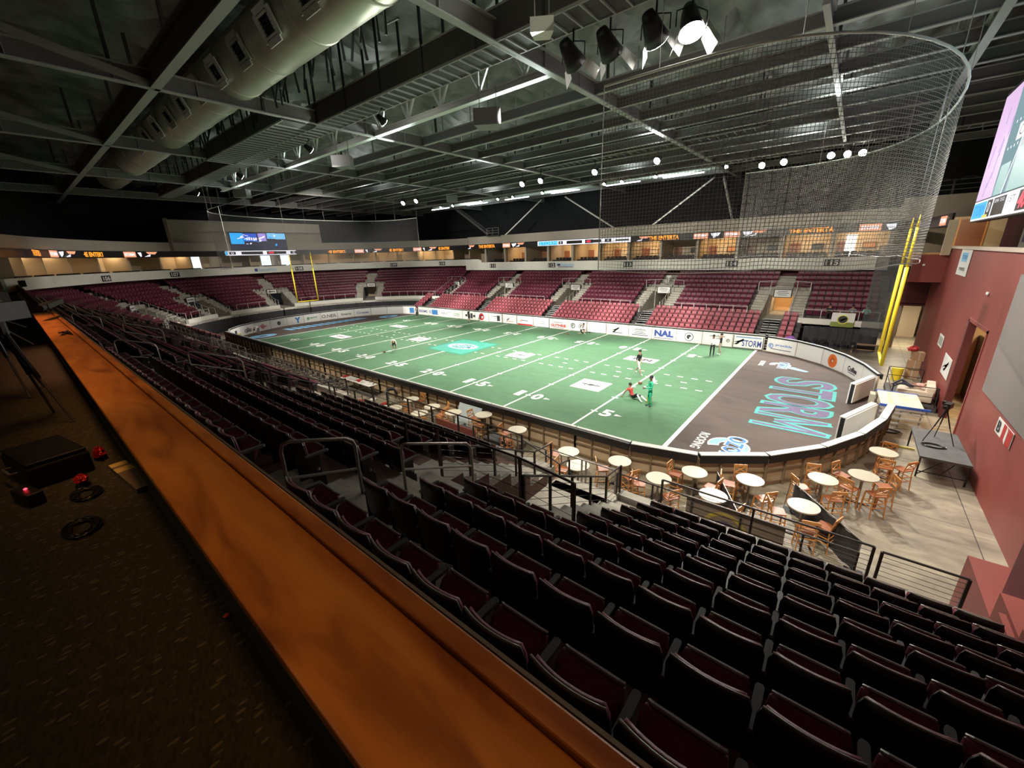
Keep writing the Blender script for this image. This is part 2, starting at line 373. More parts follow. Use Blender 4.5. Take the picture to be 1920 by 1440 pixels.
def T(txt, w=.7, h=.35, m=M_INK, dz=0, dx=0, bold=.02):
    def f(mb, c, r, u, L): put_text(mb, txt, Vector(c)+u*dz+r*dx, r, u, w*L, h, m, bold)
    return f
def lines(*spec):
    def f(mb, c, r, u, L):
        for dz, w, h, m in spec: put_rect(mb, Vector(c)+u*dz, r, u, w*L, h, m)
    return f
def badge(m=M_INK, s=.7, dx=0, inn=.7):
    def f(mb, c, r, u, L):
        q = Vector(c)+r*dx; put_disc(mb, q, r, u, s, s, m, inner=inn); put_disc(mb, q, r, u, s*.5, s*.5, m, inner=.3, a0=.4, a1=5)
    return f
def both(*fs):
    def f(mb, c, r, u, L):
        for g in fs: g(mb, c, r, u, L)
    return f
def bird(m, dx=0, s=1):
    def f(mb, c, r, u, L):
        q = Vector(c)+r*dx
        for P in ([(-.4, -.05), (.1, .12), (.42, .3), (.3, .05), (.1, -.05)], [(-.35, -.22), (0, -.04), (.12, -.1), (-.1, -.25)], [(.3, .3), (.5, .18), (.36, .16)]):
            mb.add([q+r*a*s+u*b*s+r.cross(u)*.005 for a, b in P], [tuple(range(len(P)))[::-1], tuple(range(len(P)))], m)
    return f
def frame(m=M_INK):
    def f(mb, c, r, u, L):
        for s in (-1, 1): put_rect(mb, Vector(c)+r*s*(L/2-.08), r, u, .06, 1.1, m); 
        put_rect(mb, Vector(c)-u*.52, r, u, L-.1, .05, m)
    return f
FARART = [  # from x=23.3 going to -x
 (both(T('STORM', .6, .55, M_NAVY, -.08, .28), bird(M_BLUED, -.75), lines((.42, .8, .07, M_BLUED)), frame()), 'white STORM banner board beside the goal line'),
 (both(badge(M_INK, .3, .9), lines((.3, .5, .05, M_INK), (.1, .3, .04, M_INK))), 'white small print board with round mark behind two standing people'),
 (both(badge(M_INK, .8, 0, .86), bird(M_INK, 0, .45)), 'white board with a black round badge'),
 (both(T('NAL', .78, .62, M_NAVY, .08, 0, .06), lines((-.38, .8, .06, M_INK)), bird(M_RED, .05, .3)), 'white board with large navy NAL letters'),
 (both(T('GENERAL', .5, .2, M_INK, .25), lines((.02, .35, .05, M_INK), (-.14, .5, .06, M_INK), (-.3, .7, .07, M_INK))), 'white board with the word GENERAL over small print'),
 (both(bird(M_INK, -.25, 1), lines((-.28, .45, .07, M_INK))), 'white board with a dark bird drawing'),
 (both(frame(), T('Susie\'s', .35, .2, M_GRN), lines((-.25, .35, .05, M_GRN))), 'white board in a black frame with faint green script'),
 (both(badge(M_INK, .6, -.5), badge(M_INK, .6, .55, .8)), 'white board with two black round badges'),
 (both(T('GUTHRIE', .85, .33, M_RED, -.15, 0, .05), lines((.2, .5, .05, M_INK), (-.42, .6, .05, M_INK))), 'white board with red GUTHRIE lettering'),
 (both(frame(), T('LOWRY', .4, .15, M_INK, .1), lines((-.1, .4, .05, M_INK))), 'white framed board with two short dark lines'),
 (both(lines((-.45, .95, .18, M_RED), (.05, .4, .07, M_INK)), badge(M_RED, .25, -.6)), 'white board with a red bottom stripe'),
 (both(frame(), bird(M_INK, -.3, .7), lines((-.25, .5, .05, M_RED))), 'white board with a thin dark figure and red line'),
 (both(frame(), lines((.2, .3, .08, M_INK), (0, .2, .04, M_INK)), lambda mb, c, r, u, L: put_rect(mb, Vector(c)+r*.55, r, u, .5, .7, M_INK)), 'white board with a dark photo at its right'),
 (both(badge(M_RED, .85, 0, .55), badge(M_INK, .95, 0, .85)), 'white board with a red and black oval'),
 (lambda mb, c, r, u, L: [put_rect(mb, Vector(c)+r*(i-.9)*.5, r, u, .4, .3+.2*(i % 3), M_INK) for i in range(4)], 'white board with dark group photo'),
 (both(T('Qualtop', .5, .25, M_GRN, .05), lines((-.2, .5, .05, M_INK))), 'white board with green script'),
 (both(T('SONIC', .6, .3, M_INK)), 'white board with a bold dark slanted word'),
 (both(lambda mb, c, r, u, L: put_rect(mb, Vector(c)+r*.2, r, u, 1.3, .7, M_BLUED), badge(M_BLUED, .5, -.8)), 'white board with a solid blue block'),
 (T('BEEMS', .8, .4, M_NAVY), 'white board with navy capital letters'),
 (both(badge(M_ORG, .7, 0, .5), badge(M_INK, .9, 0, .8)), 'white board with a brown round head'),
 (both(frame(), lines((.05, .7, .13, M_INK))), 'white framed board with one dark line of text'),
 (lines((0, .4, .06, M_BLUEL)), 'plain white board at the far corner'),
]
xs = [23.35, 20.95, 18.45, 16.15, 13.8, 11.4, 8.98, 6.57]; 
while len(xs) < 20: xs.append(xs[-1]-2.42)
xs = [x for x in xs if x > -22.6]; YF = YC+YB
for i in range(len(xs)-1):
    a, l = FARART[i]; dasher((xs[i], YF), (xs[i+1], YF), a, l+', along the far side')
rest = FARART[len(xs)-1:]
def arc_pt(side, t):  # side=+1 near end, -1 far end ; t angle
    return (side*XS+side*XE*math.cos(t), YC+YB*math.sin(t))
def arc_panels(side, ts, arts, suffix, near_ok=True):
    for k in range(len(ts)-1):
        p, q = arc_pt(side, ts[k]), arc_pt(side, ts[k+1])
        a, l = arts[k] if k < len(arts) else (None, 'plain board')
        dasher(p, q, a, l+suffix, near=(p[1]+q[1])/2 < -1)
def param(side, t0, t1, step=2.35):   # equal length split
    N = 400; pts = [arc_pt(side, t0+(t1-t0)*i/N) for i in range(N+1)]; L = [0]
    for i in range(N): L.append(L[-1]+math.dist(pts[i], pts[i+1]))
    n = max(1, round(L[-1]/step)); out = []
    for k in range(n+1):
        tgt = L[-1]*k/n; i = min(range(N+1), key=lambda j: abs(L[j]-tgt)); out.append(t0+(t1-t0)*i/N)
    return out
# near end, far half (path kept counter-clockwise: t rising)
ta = param(1, .29, 1.44)
A1 = [(None, 'white padded board beside the open gate'), (both(T('Coffee', .5, .35, M_INK, 0, 0, .05), lines((-.25, .4, .05, M_INK))), 'white board with black script on the curved end'),
      (both(badge(M_ORG, .95, 0, 0.15)), 'white board with an orange disc on the curved end'), (None, 'blank white board on the curved end'),
      (both(T('praxible', .55, .25, M_BLUED, .1, .2), badge(M_BLUED, .4, -.8), lines((-.25, .7, .05, M_INK))), 'white banner board with a blue hexagon, just past the goal line')]
while len(A1) < len(ta)-1: A1.insert(-1, (lines((.2, .6, .05, M_INK)), 'creased blank white board at the corner gap'))
arc_panels(1, ta, A1, '')
# near end, near half and the near straight side: seen from behind
tb = param(1, -PI/2, -.16)
for k in range(len(tb)-1):
    e = dasher(arc_pt(1, tb[k]), arc_pt(1, tb[k+1]), None, 'tan backed board with black top pad, %s of the near curve counted from the tables' % ORD[k], near=True)
x = XS; k = 0
while x > -22.4:
    dasher((x-2.44, YC-YB), (x, YC-YB), None, 'tan backed board with thick black top pad, %s from the near corner' % ORD[k], near=True); x -= 2.44; k += 1
# far end
tc = param(-1, -1.5, 1.5)
A2 = [(both(lambda mb, c, r, u, L: put_rect(mb, Vector(c)+r*.5, r, u, .8, .8, M_BLUED)), 'white board with a blue block'), (lines((-.3, .9, .3, mat('yellow_ink', (.6, .5, .05), .5)), (.1, .2, .4, M_INK)), 'white and yellow board'),
      (both(T('Grill', .5, .4, M_INK, -.1), badge(M_INK, .5)), 'white board with black brush script'), (both(badge(M_RED, .6, 0, .7), T('Texas', .5, .3, M_RED)), 'white board with a red oval'),
      (badge(M_INK, .5, 0, .3), 'white board with a dark ball'), (both(T('Y', .35, .8, M_BLUED, 0, .3, .06)), 'white board with a big blue Y'), (both(T('egg', .4, .3, M_GRN, 0, .2), badge(M_GRN, .4, -.6, .5)), 'white board with a green leaf mark'),
      (T('O.NEIL', .9, .45, M_INK, 0, 0, .01), 'white board with thin black O.NEIL letters'), (T('Smarts', .6, .3, M_INK), 'white board with dark script'), (T('Cruces', .7, .3, M_NAVY), 'white board with faint slanted script'), (None, 'blank white board'), (None, 'plain white board')]
for k in range(len(tc)-1):
    p, q = arc_pt(-1, tc[k]), arc_pt(-1, tc[k+1])
    a, l = A2[k % len(A2)]; dasher(q, p, a, l+', %s along the far curved end' % ORD[k])
# open gate leaves with white pads at the near end
def gate(p, q, lab):
    p = Vector((*p, 0)); q = Vector((*q, 0)); L = (q-p).length; e = empty('gate_leaf', (p+q)/2, math.atan2(q.y-p.y, q.x-p.x), lab, 'gate')
    mb = MB(); mb.box(-L/2, L/2, -.05, .12, .05, 1.15, M_PAD); mb.build('foam_core', e, .02)
    mb = MB(); mb.box(-L/2, L/2, .12, .17, .03, 1.2, M_WHITE); mb.box(-L/2, L/2, -.10, -.05, .12, 1.15, M_WHITE); mb.box(-L/2, L/2, -.05, .12, 1.15, 1.2, M_WHITE); put_text(mb, 'Coffee', (0, .17, .6), (-1, 0, 0), Z, .8, .3, M_INK) ; mb.build('white_cover', e, .01)
gate((29.15, 1.6), (30.0, 3.9), 'open padded gate leaf with black script, beside the ramp')
gate((28.85, -4.3), (29.95, -1.4), 'open white padded gate leaf lying inside the near boards')

# ---------------------------------------------------------------- stands
NR = 9; RD = .81; RZ = .397; Z0 = 2.27; AX = [23.2, 11.8, .3, -11, -22.3]; AF = [-58, -33, -2, 40]
def row_y(i): return 17.35+RD*i            # front edge of row i (0 = front)
def row_z(i): return Z0+RZ*i
def ell_pt(d, ph): t = math.radians(ph); return (-22-(13.7+d)*math.cos(t), (17.2+d)*math.sin(t))
stations = []          # (kind, value, zone) ordered near right -> far right
def zone_bounds():
    out = []
    cuts = [30.7]
    for a in AX:
        for w in (2.1, 1.05, .65, -.65, -1.05, -2.1): cuts.append(a+w)
    near = [('N', c) for c in cuts if c > -22] + [('N', -22.0)]
    ph = [-90.0]
    for a in AF:
        for w in (-7, -3.5, -2.1, 2.1, 3.5, 7): ph.append(a+w)
    p = -88
    while p < 90:
        if all(not (a-7 < p < a+7) for a in AF): ph.append(p)
        p += 4
    ph = sorted(set(ph+[90.0])); arc = [('A', c) for c in ph]
    far = [('F', c) for c in sorted([30.7]+[a+w for a in AX for w in (2.1, 1.05, .65, -.65, -1.05, -2.1)]) if c > -22]
    return near, arc, far
def st_pt(st, d):
    k, v = st
    if d >= 6.55 and k == 'N': return (v, -(19.1+d))
    if d >= 6.55 and k == 'A' and v < -60: x, y = ell_pt(d, v); return (x, y-1.9*((-60-v)/30)**1.5)
    if k == 'N': return (v, -(17.2+d))
    if k == 'F': return (v, 17.2+d)
    return ell_pt(d, v)
def aisle_off(st0, st1):
    """distance of the middle of a span from the nearest aisle centre, as zone: pit / stair / seats and aisle width"""
    k = st0[0] if st0[0] == st1[0] else 'A'
    v = (st0[1]+st1[1])/2 if st0[0] == st1[0] else 90
    if k == 'A':
        o = min(abs(v-a) for a in AF); return ('pit' if o < 3.5 else 'stair' if o < 7 else 'seat'), o < 2.1
    o = min(abs(v-a) for a in AX); return ('pit' if o < 1.05 else 'stair' if o < 2.1 else 'seat'), o < .65
near, arc, far = zone_bounds()
ALLST = near+arc[1:-1]+[('F', -22.0)]+far
for i in range(NR+1):
    mb = MB(); 
    for a, b in zip(ALLST[:-1], ALLST[1:]):
        if i == NR and not (a[0] == 'A' and b[0] == 'A'): continue
        z, top = aisle_off(a, b) if a[0] == b[0] else ('seat', False)
        if i < 5 and z == 'pit': continue
        d0, d1 = RD*i+.15, RD*(i+1)+.15+(.6 if i == NR-1 else 0); zt = row_z(i); zb = 1.9 if i < 5 else zt-.5
        P = [st_pt(a, d0), st_pt(b, d0), st_pt(b, d1), st_pt(a, d1)]
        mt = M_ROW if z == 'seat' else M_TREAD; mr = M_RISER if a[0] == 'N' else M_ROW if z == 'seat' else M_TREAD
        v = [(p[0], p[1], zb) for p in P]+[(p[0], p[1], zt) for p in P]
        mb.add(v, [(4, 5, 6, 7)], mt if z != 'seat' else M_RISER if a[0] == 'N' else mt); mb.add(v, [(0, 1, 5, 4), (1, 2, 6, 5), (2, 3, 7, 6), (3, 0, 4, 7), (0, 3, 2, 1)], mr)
        # half step in aisles and side stairs
        if (i < 4 and z == 'stair') or (5 <= i < NR-1 and top):
            Q = [st_pt(a, d1-.40), st_pt(b, d1-.40), st_pt(b, d1), st_pt(a, d1)]
            v = [(p[0], p[1], zt) for p in Q]+[(p[0], p[1], zt+RZ/2) for p in Q]
            mb.add(v, [(4, 5, 6, 7), (0, 1, 5, 4), (1, 2, 6, 5), (3, 0, 4, 7)], M_TREAD)
    struct(mb, 'floor')
# deck under the rows + pit floors + front wall band
mb = MB()
for a, b in zip(ALLST[:-1], ALLST[1:]):
    P = [st_pt(a, -.25), st_pt(b, -.25), st_pt(b, 9), st_pt(a, 9)]
    v = [(p[0], p[1], 1.62) for p in P]+[(p[0], p[1], 1.9) for p in P]
    mb.add(v, [(4, 5, 6, 7), (0, 3, 2, 1)], M_TREAD); mb.add(v, [(0, 1, 5, 4)], M_FASC if a[0] != 'N' else M_TREAD)
struct(mb, 'floor')
mb = MB()
for a, b in zip(ALLST[:-1], ALLST[1:]):
    z, top = aisle_off(a, b) if a[0] == b[0] else ('seat', False)
    if z == 'pit': continue
    P = [st_pt(a, -.25), st_pt(b, -.25), st_pt(b, .02), st_pt(a, .02)]
    v = [(p[0], p[1], 1.6) for p in P]+[(p[0], p[1], Z0+.1) for p in P]
    mb.add(v, [(4, 5, 6, 7), (0, 1, 5, 4), (2, 3, 7, 6), (1, 2, 6, 5), (3, 0, 4, 7)], M_FASC if a[0] != 'N' else M_TREAD)
struct(mb, 'wall_stand_front')
mb = MB()
for a, b in zip(arc[:-1], arc[1:]): 
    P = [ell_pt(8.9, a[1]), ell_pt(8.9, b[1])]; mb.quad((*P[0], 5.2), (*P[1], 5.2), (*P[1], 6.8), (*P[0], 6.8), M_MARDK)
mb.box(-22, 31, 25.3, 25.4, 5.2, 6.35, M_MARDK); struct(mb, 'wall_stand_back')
# tunnel end walls behind the portals
mb = MB(); M_ORW = mat('orange_tunnel_wall', (.62, .36, .15), .6)
for sgn in (-1, 1):
    for a in AX:
        mb.box(a-1.05, a+1.05, sgn*25.0-.05, sgn*25.0+.05, 1.9, 4.3, M_ORW)
        for s in (-1, 1): mb.box(a+s*1.05-.08, a+s*1.05+.08, min(sgn*21.3, sgn*25), max(sgn*21.3, sgn*25), 1.9, 3.85, M_TREAD)
for a in AF:
    p = ell_pt(7.5, a); q = Vector((math.cos(math.radians(a)), -math.sin(math.radians(a)), 0)); t = Vector((-q.y, q.x, 0)); c = Vector((*p, 3.1))
    mb.bar(c-t*1.2, c+t*1.2, .1, 2.4, M_TAN)
struct(mb, 'wall_tunnels')
# ceiling lamps in the near-end far tunnel that shows lit
for a in AX[:1]: area_light('tunnel_lamp', (a, 23, 3.75), (a, 24, 2), 45, .8, (1, .7, .4))
# ---------------------------------------------------------------- seats
def back_pts(nx=8, nz=5, w=.25, z0=.36, z1=.87, dy=0, shrink=0):
    g = []
    for j in range(nz+1):
        fz = j/nz; z = z0+shrink+(z1-z0-2*shrink)*fz; row = []
        ww = (w-shrink)*(1-.10*max(0, (fz-.8)/.2)**2)
        for i in range(nx+1):
            fx = -1+2*i/nx; row.append((ww*fx, -.135-.045*fz-.045*(1-fx*fx)+dy, z-.02*max(0, (fz-.8)/.2)*fx*fx))
        g.append(row)
    return g
def slab(mb, g, dy, m, n=None):
    nz, nx = len(g), len(g[0]); v = [p for r in g for p in r]+[(p[0], p[1]+dy, p[2]) for r in g for p in r]; o = nz*nx; fs = []
    for j in range(nz-1):
        for i in range(nx-1):
            a = j*nx+i; fs += [(a, a+1, a+nx+1, a+nx), (o+a, o+a+nx, o+a+nx+1, o+a+1)]
    for i in range(nx-1): fs += [(i, o+i, o+i+1, i+1), ((nz-1)*nx+i, (nz-1)*nx+i+1, o+(nz-1)*nx+i+1, o+(nz-1)*nx+i)]
    for j in range(nz-1): fs += [(j*nx, (j+1)*nx, o+(j+1)*nx, o+j*nx), (j*nx+nx-1, o+j*nx+nx-1, o+(j+1)*nx+nx-1, (j+1)*nx+nx-1)]
    mb.add(v, fs, m)
def make_seat():
    e = empty('stadium_seat')
    mb = MB(); slab(mb, back_pts(), .022, M_BLK2); mb.tube([(p[0], p[1]+.011, p[2]+.004) for p in back_pts()[-1]], .011, M_EDGE, 6); mb.smooth = True; mb.build('back_shell', e)  # pale rim tube: light caught by the top edge, put into colour
    mb = MB(); g = back_pts(z0=.42, z1=.865, w=.235, dy=.022, shrink=.005); slab(mb, g, .03, M_SEAT); mb.smooth = True; mb.build('back_cushion', e)
    mb = MB()   # tipped-up seat pan: rises forward from the hinge
    def P(u, v, h): # u across, v along pan, h thickness (towards sitter)
        a = math.radians(62); return (u, -.05+v*math.cos(a)-h*math.sin(a), .265+v*math.sin(a)+h*math.cos(a))
    N = 6; vs = []
    for k in range(N+1):
        v = .42*k/N; hh = .085*(1-.55*(2*k/N-1)**6); 
        for u, h in ((-.215, 0), (.215, 0), (.215, hh*.7), (.17, hh), (-.17, hh), (-.215, hh*.7)): vs.append(P(u*(1-.06*(k == N)), v, h))
    fs = [tuple(range(6)), tuple(N*6+5-i for i in range(6))]
    for k in range(N):
        for i in range(6): fs.append((k*6+i, (k+1)*6+i, (k+1)*6+(i+1) % 6, k*6+(i+1) % 6))
    mb.add(vs, fs, M_SEAT); mb.smooth = False
    c = mb.build('seat_cushion', e, .012)
    mb = MB(); mb.tube([P(-.19, .425, .0), P(-.16, .432, .02), P(.16, .432, .02), P(.19, .425, 0)], .014, M_EDGE, 6); mb.build('edge_trim', c)
    return e
def arm_meshes():
    mb = MB(); mb.prism([(-.027, -.17), (.027, -.17), (.027, .15), (.015, .17), (-.015, .17), (-.027, .15)], .60, .632, M_ARM); a = mb.data('armrest')
    mb = MB(); mb.box(-.018, .018, -.15, .02, .25, .6, M_BLACK); mb.box(-.02, .02, -.12, .06, 0, .27, M_BLACK); mb.cyl(.022, -.03, .36, .40, .025, M_RAIL, 8); b = mb.data('standard')
    return a, b
SEAT = make_seat(); SPARTS = list(SEAT.children); ARM_ME, STD_ME = arm_meshes()
def add_arm(e, dx):
    for me, n in ((ARM_ME, 'armrest'), (STD_ME, 'leg')):
        o = bpy.data.objects.new(n, me); COL.objects.link(o); o.parent = e; o.location = (dx, 0, 0)
add_arm(SEAT, .26); first = [True]
KIDS.clear()
def place_seat(x, i, label, group, left_arm=False):
    e = SEAT if first[0] else copy_tree(SEAT); first[0] = False
    e.location = (x, -(row_y(i)+.576), row_z(i)); tag(e, label, 'seat', group)
    if left_arm: add_arm(e, -.26)
DONE = set()
GR = {1: 'stadium seats right of the nearest stairs', 2: 'stadium seats left of the nearest stairs', 3: 'back row seats beyond the second stairs'}
def run(xa, xb, i, sec):
    n = int((xb-xa+.01)/.52); k0 = xa
    for k in range(n):
        x = xa+.26+k*.52; r = NR-1-i
        if sec == 1: l = 'maroon stadium seat, %s row below the wooden counter, %s seat right of the nearest stairs' % (ORD[r], ORD[k])
        elif sec == 2: l = 'maroon stadium seat, %s row below the wooden counter, %s seat left of the nearest stairs' % (ORD[r], ORD[n-1-k])
        else: l = 'maroon stadium seat, %s row below the wooden counter, %s seat left of the second stairs' % (ORD[r], ORD[n-1-k])
        place_seat(x, i, l, GR[sec], k == 0)
        DONE.add((round(x, 2), i))
for i in range(NR-1, -1, -1):
    if i >= 5: run(23.857, 30.1, i, 1); run(12.42, 22.55, i, 2)
    else: run(25.417, 30.1+(.52 if i < 3 else 0), i, 1); run(13.9, 21.1, i, 2)
for i in range(NR-1, NR-4, -1): run(1.0, 11.15, i, 3)
# every other seat of the bowl
mb = MB()
def low_seat(x, y, z, ang, w=.25, M_SEAT=M_SEAT):
    c, s = math.cos(ang), math.sin(ang)
    def tr(p): return (x+p[0]*c-p[1]*s, y+p[0]*s+p[1]*c, z+p[2])
    def b(x0, x1, y0, y1, z0, z1, m, lean=0):
        v = [(x0, y0, z0), (x1, y0, z0), (x1, y1, z0), (x0, y1, z0), (x0, y0+lean, z1), (x1, y0+lean, z1), (x1, y1+lean, z1), (x0, y1+lean, z1)]
        mb.add([tr(p) for p in v], [(0, 3, 2, 1), (4, 5, 6, 7), (0, 1, 5, 4), (1, 2, 6, 5), (2, 3, 7, 6), (3, 0, 4, 7)], m)
    b(-w+.012, w-.012, -.25, -.215, .34, .87, M_BLK2, -.05); b(-w+.045, w-.045, -.215, -.18, .44, .85, M_SEAT, -.05)
    b(-w+.03, w-.03, -.10, -.01, .30, .66, M_SEAT, .16); b(w-.01, w+.03, -.17, .17, .60, .635, M_ARM); b(w-.005, w+.02, -.12, .03, 0, .6, M_BLACK)
for sgn in (-1, 1):
    for i in range(NR):
        edges = [30.2]+[v for a in AX for v in ((a+.65, a-.65) if i >= 5 else (a+2.2, a-2.2))]
        segs = [(edges[k+1], edges[k]) for k in range(0, len(edges)-1, 2)]
        for s_i, (xa, xb) in enumerate(segs):
            if sgn < 0 and (s_i < 2 or (s_i == 2 and i >= 6)): continue
            n = int((xb-xa)/.52); st = (xb-xa-n*.52)/2
            for k in range(n):
                y = sgn*(row_y(i)+.576); low_seat(xa+st+.26+.52*k, y, row_z(i), 0 if sgn < 0 else PI)
for i in range(NR+1):
    d = RD*i+.726; ang = -89.0
    while ang < 90:
        R = math.hypot((13.7+d)*math.sin(math.radians(ang)), (17.2+d)*math.cos(math.radians(ang))); st = math.degrees(.52/R)
        w = 2.2 if i >= 5 else 7.2
        if all(abs(ang-a) > w for a in AF) and ang < 89:
            p = ell_pt(d, ang); t = math.radians(ang); nrm = Vector((-math.cos(t)*(17.2+d), math.sin(t)*(13.7+d), 0)); low_seat(p[0], p[1], row_z(i), math.atan2(nrm.y, nrm.x)+PI/2)
        ang += st
# telescopic lower rows on the far side and in the near left corner
LY, LZ, LRD, LRZ = 13.55, .30, .60, .33
lower = []
for j in range(6):
    for (xa, xb) in ((23.95, 25.1), (12.5, 22.5), (1.0, 11.1), (-10.3, -.4), (-21.6, -11.7), (-25.2, -23.1)):
        n = int((xb-xa)/.54)
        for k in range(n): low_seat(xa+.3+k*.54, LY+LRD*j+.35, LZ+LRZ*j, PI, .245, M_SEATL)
for j in range(6):
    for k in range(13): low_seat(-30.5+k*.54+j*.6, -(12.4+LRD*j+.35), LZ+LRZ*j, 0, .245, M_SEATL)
tag(mb.build('stadium_seat'), 'rows of maroon folding stadium seats filling the far side, far end and left stands', 'seat', kind='stuff')
mb = MB()
for j in range(6):
    for sgn, xa, xb in ((1, -25.6, 25.4), (-1, -30, -18)):
        y0 = LY+LRD*j if sgn > 0 else 12.4+LRD*j
        mb.box(xa, xb, min(sgn*y0, sgn*(y0+LRD+.02)), max(sgn*y0, sgn*(y0+LRD+.02)), 0, LZ+LRZ*j, M_STEELD)
struct(mb, 'floor')
# black telescopic stairs with white nosings
for k, a in enumerate(AX):
    e = empty('aisle_steps', (a, LY, 0), 0, 'black aisle steps with white nosings between the lower far seats, %s from the near end' % ORD[k], 'stairs')
    mb = MB(); mn = MB(); 
    for j in range(12):
        z = (j+1)*.175; y = j*.30; mb.box(-.62, .62, y, 3.62, z-.175, z, M_BLACK); mn.box(-.62, .62, y-.01, y+.05, z-.02, z+.012, M_PAINT)
    mb.build('step_block', e); mn.build('white_nosing', e)
    mb = MB(); mb.tube([(0, .4, .3), (0, .4, 1.2), (0, 1.9, 2.1), (0, 1.9, 1.2)], .02, M_BLACK, 6); mb.build('handrail', e)
# drapes below the stand fronts
def folds(mb, pts, z0, z1, m, amp=.05, step=.12):
    P = [Vector((*p, 0)) for p in pts]; out = []; acc = 0
    for a, b in zip(P[:-1], P[1:]):
        L = (b-a).length; n = max(1, int(L/step)); d = (b-a)/L; nn = Vector((-d.y, d.x, 0))
        for i in range(n): q = a+d*(L*i/n); out.append(q+nn*amp*math.sin((acc+L*i/n)*11+math.sin((acc+L*i/n)*2.1)*1.5))
        acc += L
    out.append(P[-1]); v = [(p.x, p.y, z0) for p in out]+[(p.x, p.y, z1) for p in out]; n = len(out)
    mb.add(v, [(i, i+1, n+i+1, n+i) for i in range(n-1)], m)
M_DRAPE = mat('black_pleated_cloth', (.05, .05, .055), .85)
mb = MB(); folds(mb, [ell_pt(-.2, p) for p in range(-66, 84, 3)], 0, 1.7, M_DRAPE, .06); tag(mb.build('pleated_drape'), 'long black pleated drape hanging under the far end stand', 'curtain')
mb = MB(); folds(mb, [(25.6, 16.9), (30.5, 16.9)], 0, 1.75, M_DRAPE, .06); tag(mb.build('pleated_drape'), 'black pleated drape below the right end of the far stand', 'curtain')
# ---------------------------------------------------------------- railings
def railing(label, base, h=.95, m=M_RAIL, wires=4, every=1, r=.022, group='stand railings', name='railing', hs=None, wr=.006, close=True):
    """base: list of points on the ground; a post at each"""
    e = empty(name, base[0], 0, label, 'railing', group); o = Vector(base[0])
    B = [Vector(p)-o for p in base]; hs = hs or [h]*len(B); Tp = [b+Z*k for b, k in zip(B, hs)]
    mb = MB(); mb.tube(Tp, r, m, 6); mb.build('top_rail', e)
    for b, k in zip(B, hs): mb = MB(); mb.bar(b, b+Z*k, .045, .045, m); mb.build('post', e)
    if wires:
        mb = MB()
        for q in range(1, wires+1): mb.tube([b+Z*k*q/(wires+1) for b, k in zip(B, hs)], wr, m, 4)
        mb.build('infill_wires', e)
    return e
def pipe_loop(x, y0, z0, y1, z1, h, label):
    e = empty('aisle_handrail', (x, y0, z0), 0, label, 'railing', 'aisle handrails of the near stand'); dy, dz = y1-y0, z1-z0
    mb = MB(); pts = [(0, 0, 0), (0, 0, h-.12), (0, .03, h-.04), (0, .12, h+dz*.1), (0, dy-.12, h+dz*.9), (0, dy-.03, h+dz-.04), (0, dy, h+dz-.12), (0, dy, dz)]
    mb.smooth = True; mb.tube(pts, .024, M_RAIL, 8); mb.build('bent_pipe', e)
    mb = MB(); mb.tube([(0, 0, h*.5), (0, dy, h*.5+dz)], .02, M_RAIL, 6); mb.build('mid_rail', e)
for k, a in enumerate(AX):
    w = 'in the %s aisle from the right wall' % ORD[k]
    pipe_loop(a+.0, -24.35, row_z(8)+.0, -23.45, row_z(7)+.12, .95, 'upper bent grey pipe handrail '+w)
    pipe_loop(a+.0, -22.75, row_z(6)+.2, -21.3, row_z(5), .9, 'lower bent grey pipe handrail '+w)
for sgn in (-1, 1):
    for k, a in enumerate(AX):
        m = M_RAILD if sgn < 0 else M_RAILW; nm = 'near' if sgn < 0 else 'far'
        for s in (-1, 1):
            x = a+s*1.08; pts = [(x, sgn*(17.1+j*.81), max(row_z(j-1), 2.2)) for j in range(0, 6)]
            railing('%s railing, %s side of the %s stand entrance, %s from the %s' % ('dark wire' if sgn < 0 else 'pale', 'left' if s < 0 else 'right', nm, ORD[k], 'right wall' if sgn < 0 else 'near end'), pts, .95, m, 5 if sgn < 0 else 2)
        railing('%s railing across the head of the %s entrance, %s from the right' % ('dark' if sgn < 0 else 'pale', nm, ORD[k]), [(a-2.1, sgn*21.2, row_z(5)-.1), (a-1.05, sgn*21.2, row_z(5)), (a+1.05, sgn*21.2, row_z(5)), (a+2.1, sgn*21.2, row_z(5)-.1)], .9, m, 2)
        # section entrance sign panel
        if sgn > 0:
            e = empty('entrance_sign', (a, 21.13, row_z(5)-.15), 0, 'white sign board over the far stand entrance, %s from the near end' % ORD[k], 'sign', 'entrance signs of the far stand')
            mb = MB(); mb.box(-.75, .75, -.03, .03, -.5, .28, M_BLACK); mb.build('panel', e)
            mb = MB(); mb.box(-.68, .68, -.035, -.031, -.44, .22, M_WHITE)
            for q, ww in enumerate((.8, 1.0, .7)): put_rect(mb, (0, -.036, .08-q*.16), X, Z, ww, .05, M_INK)
            mb.build('sign_face', e)
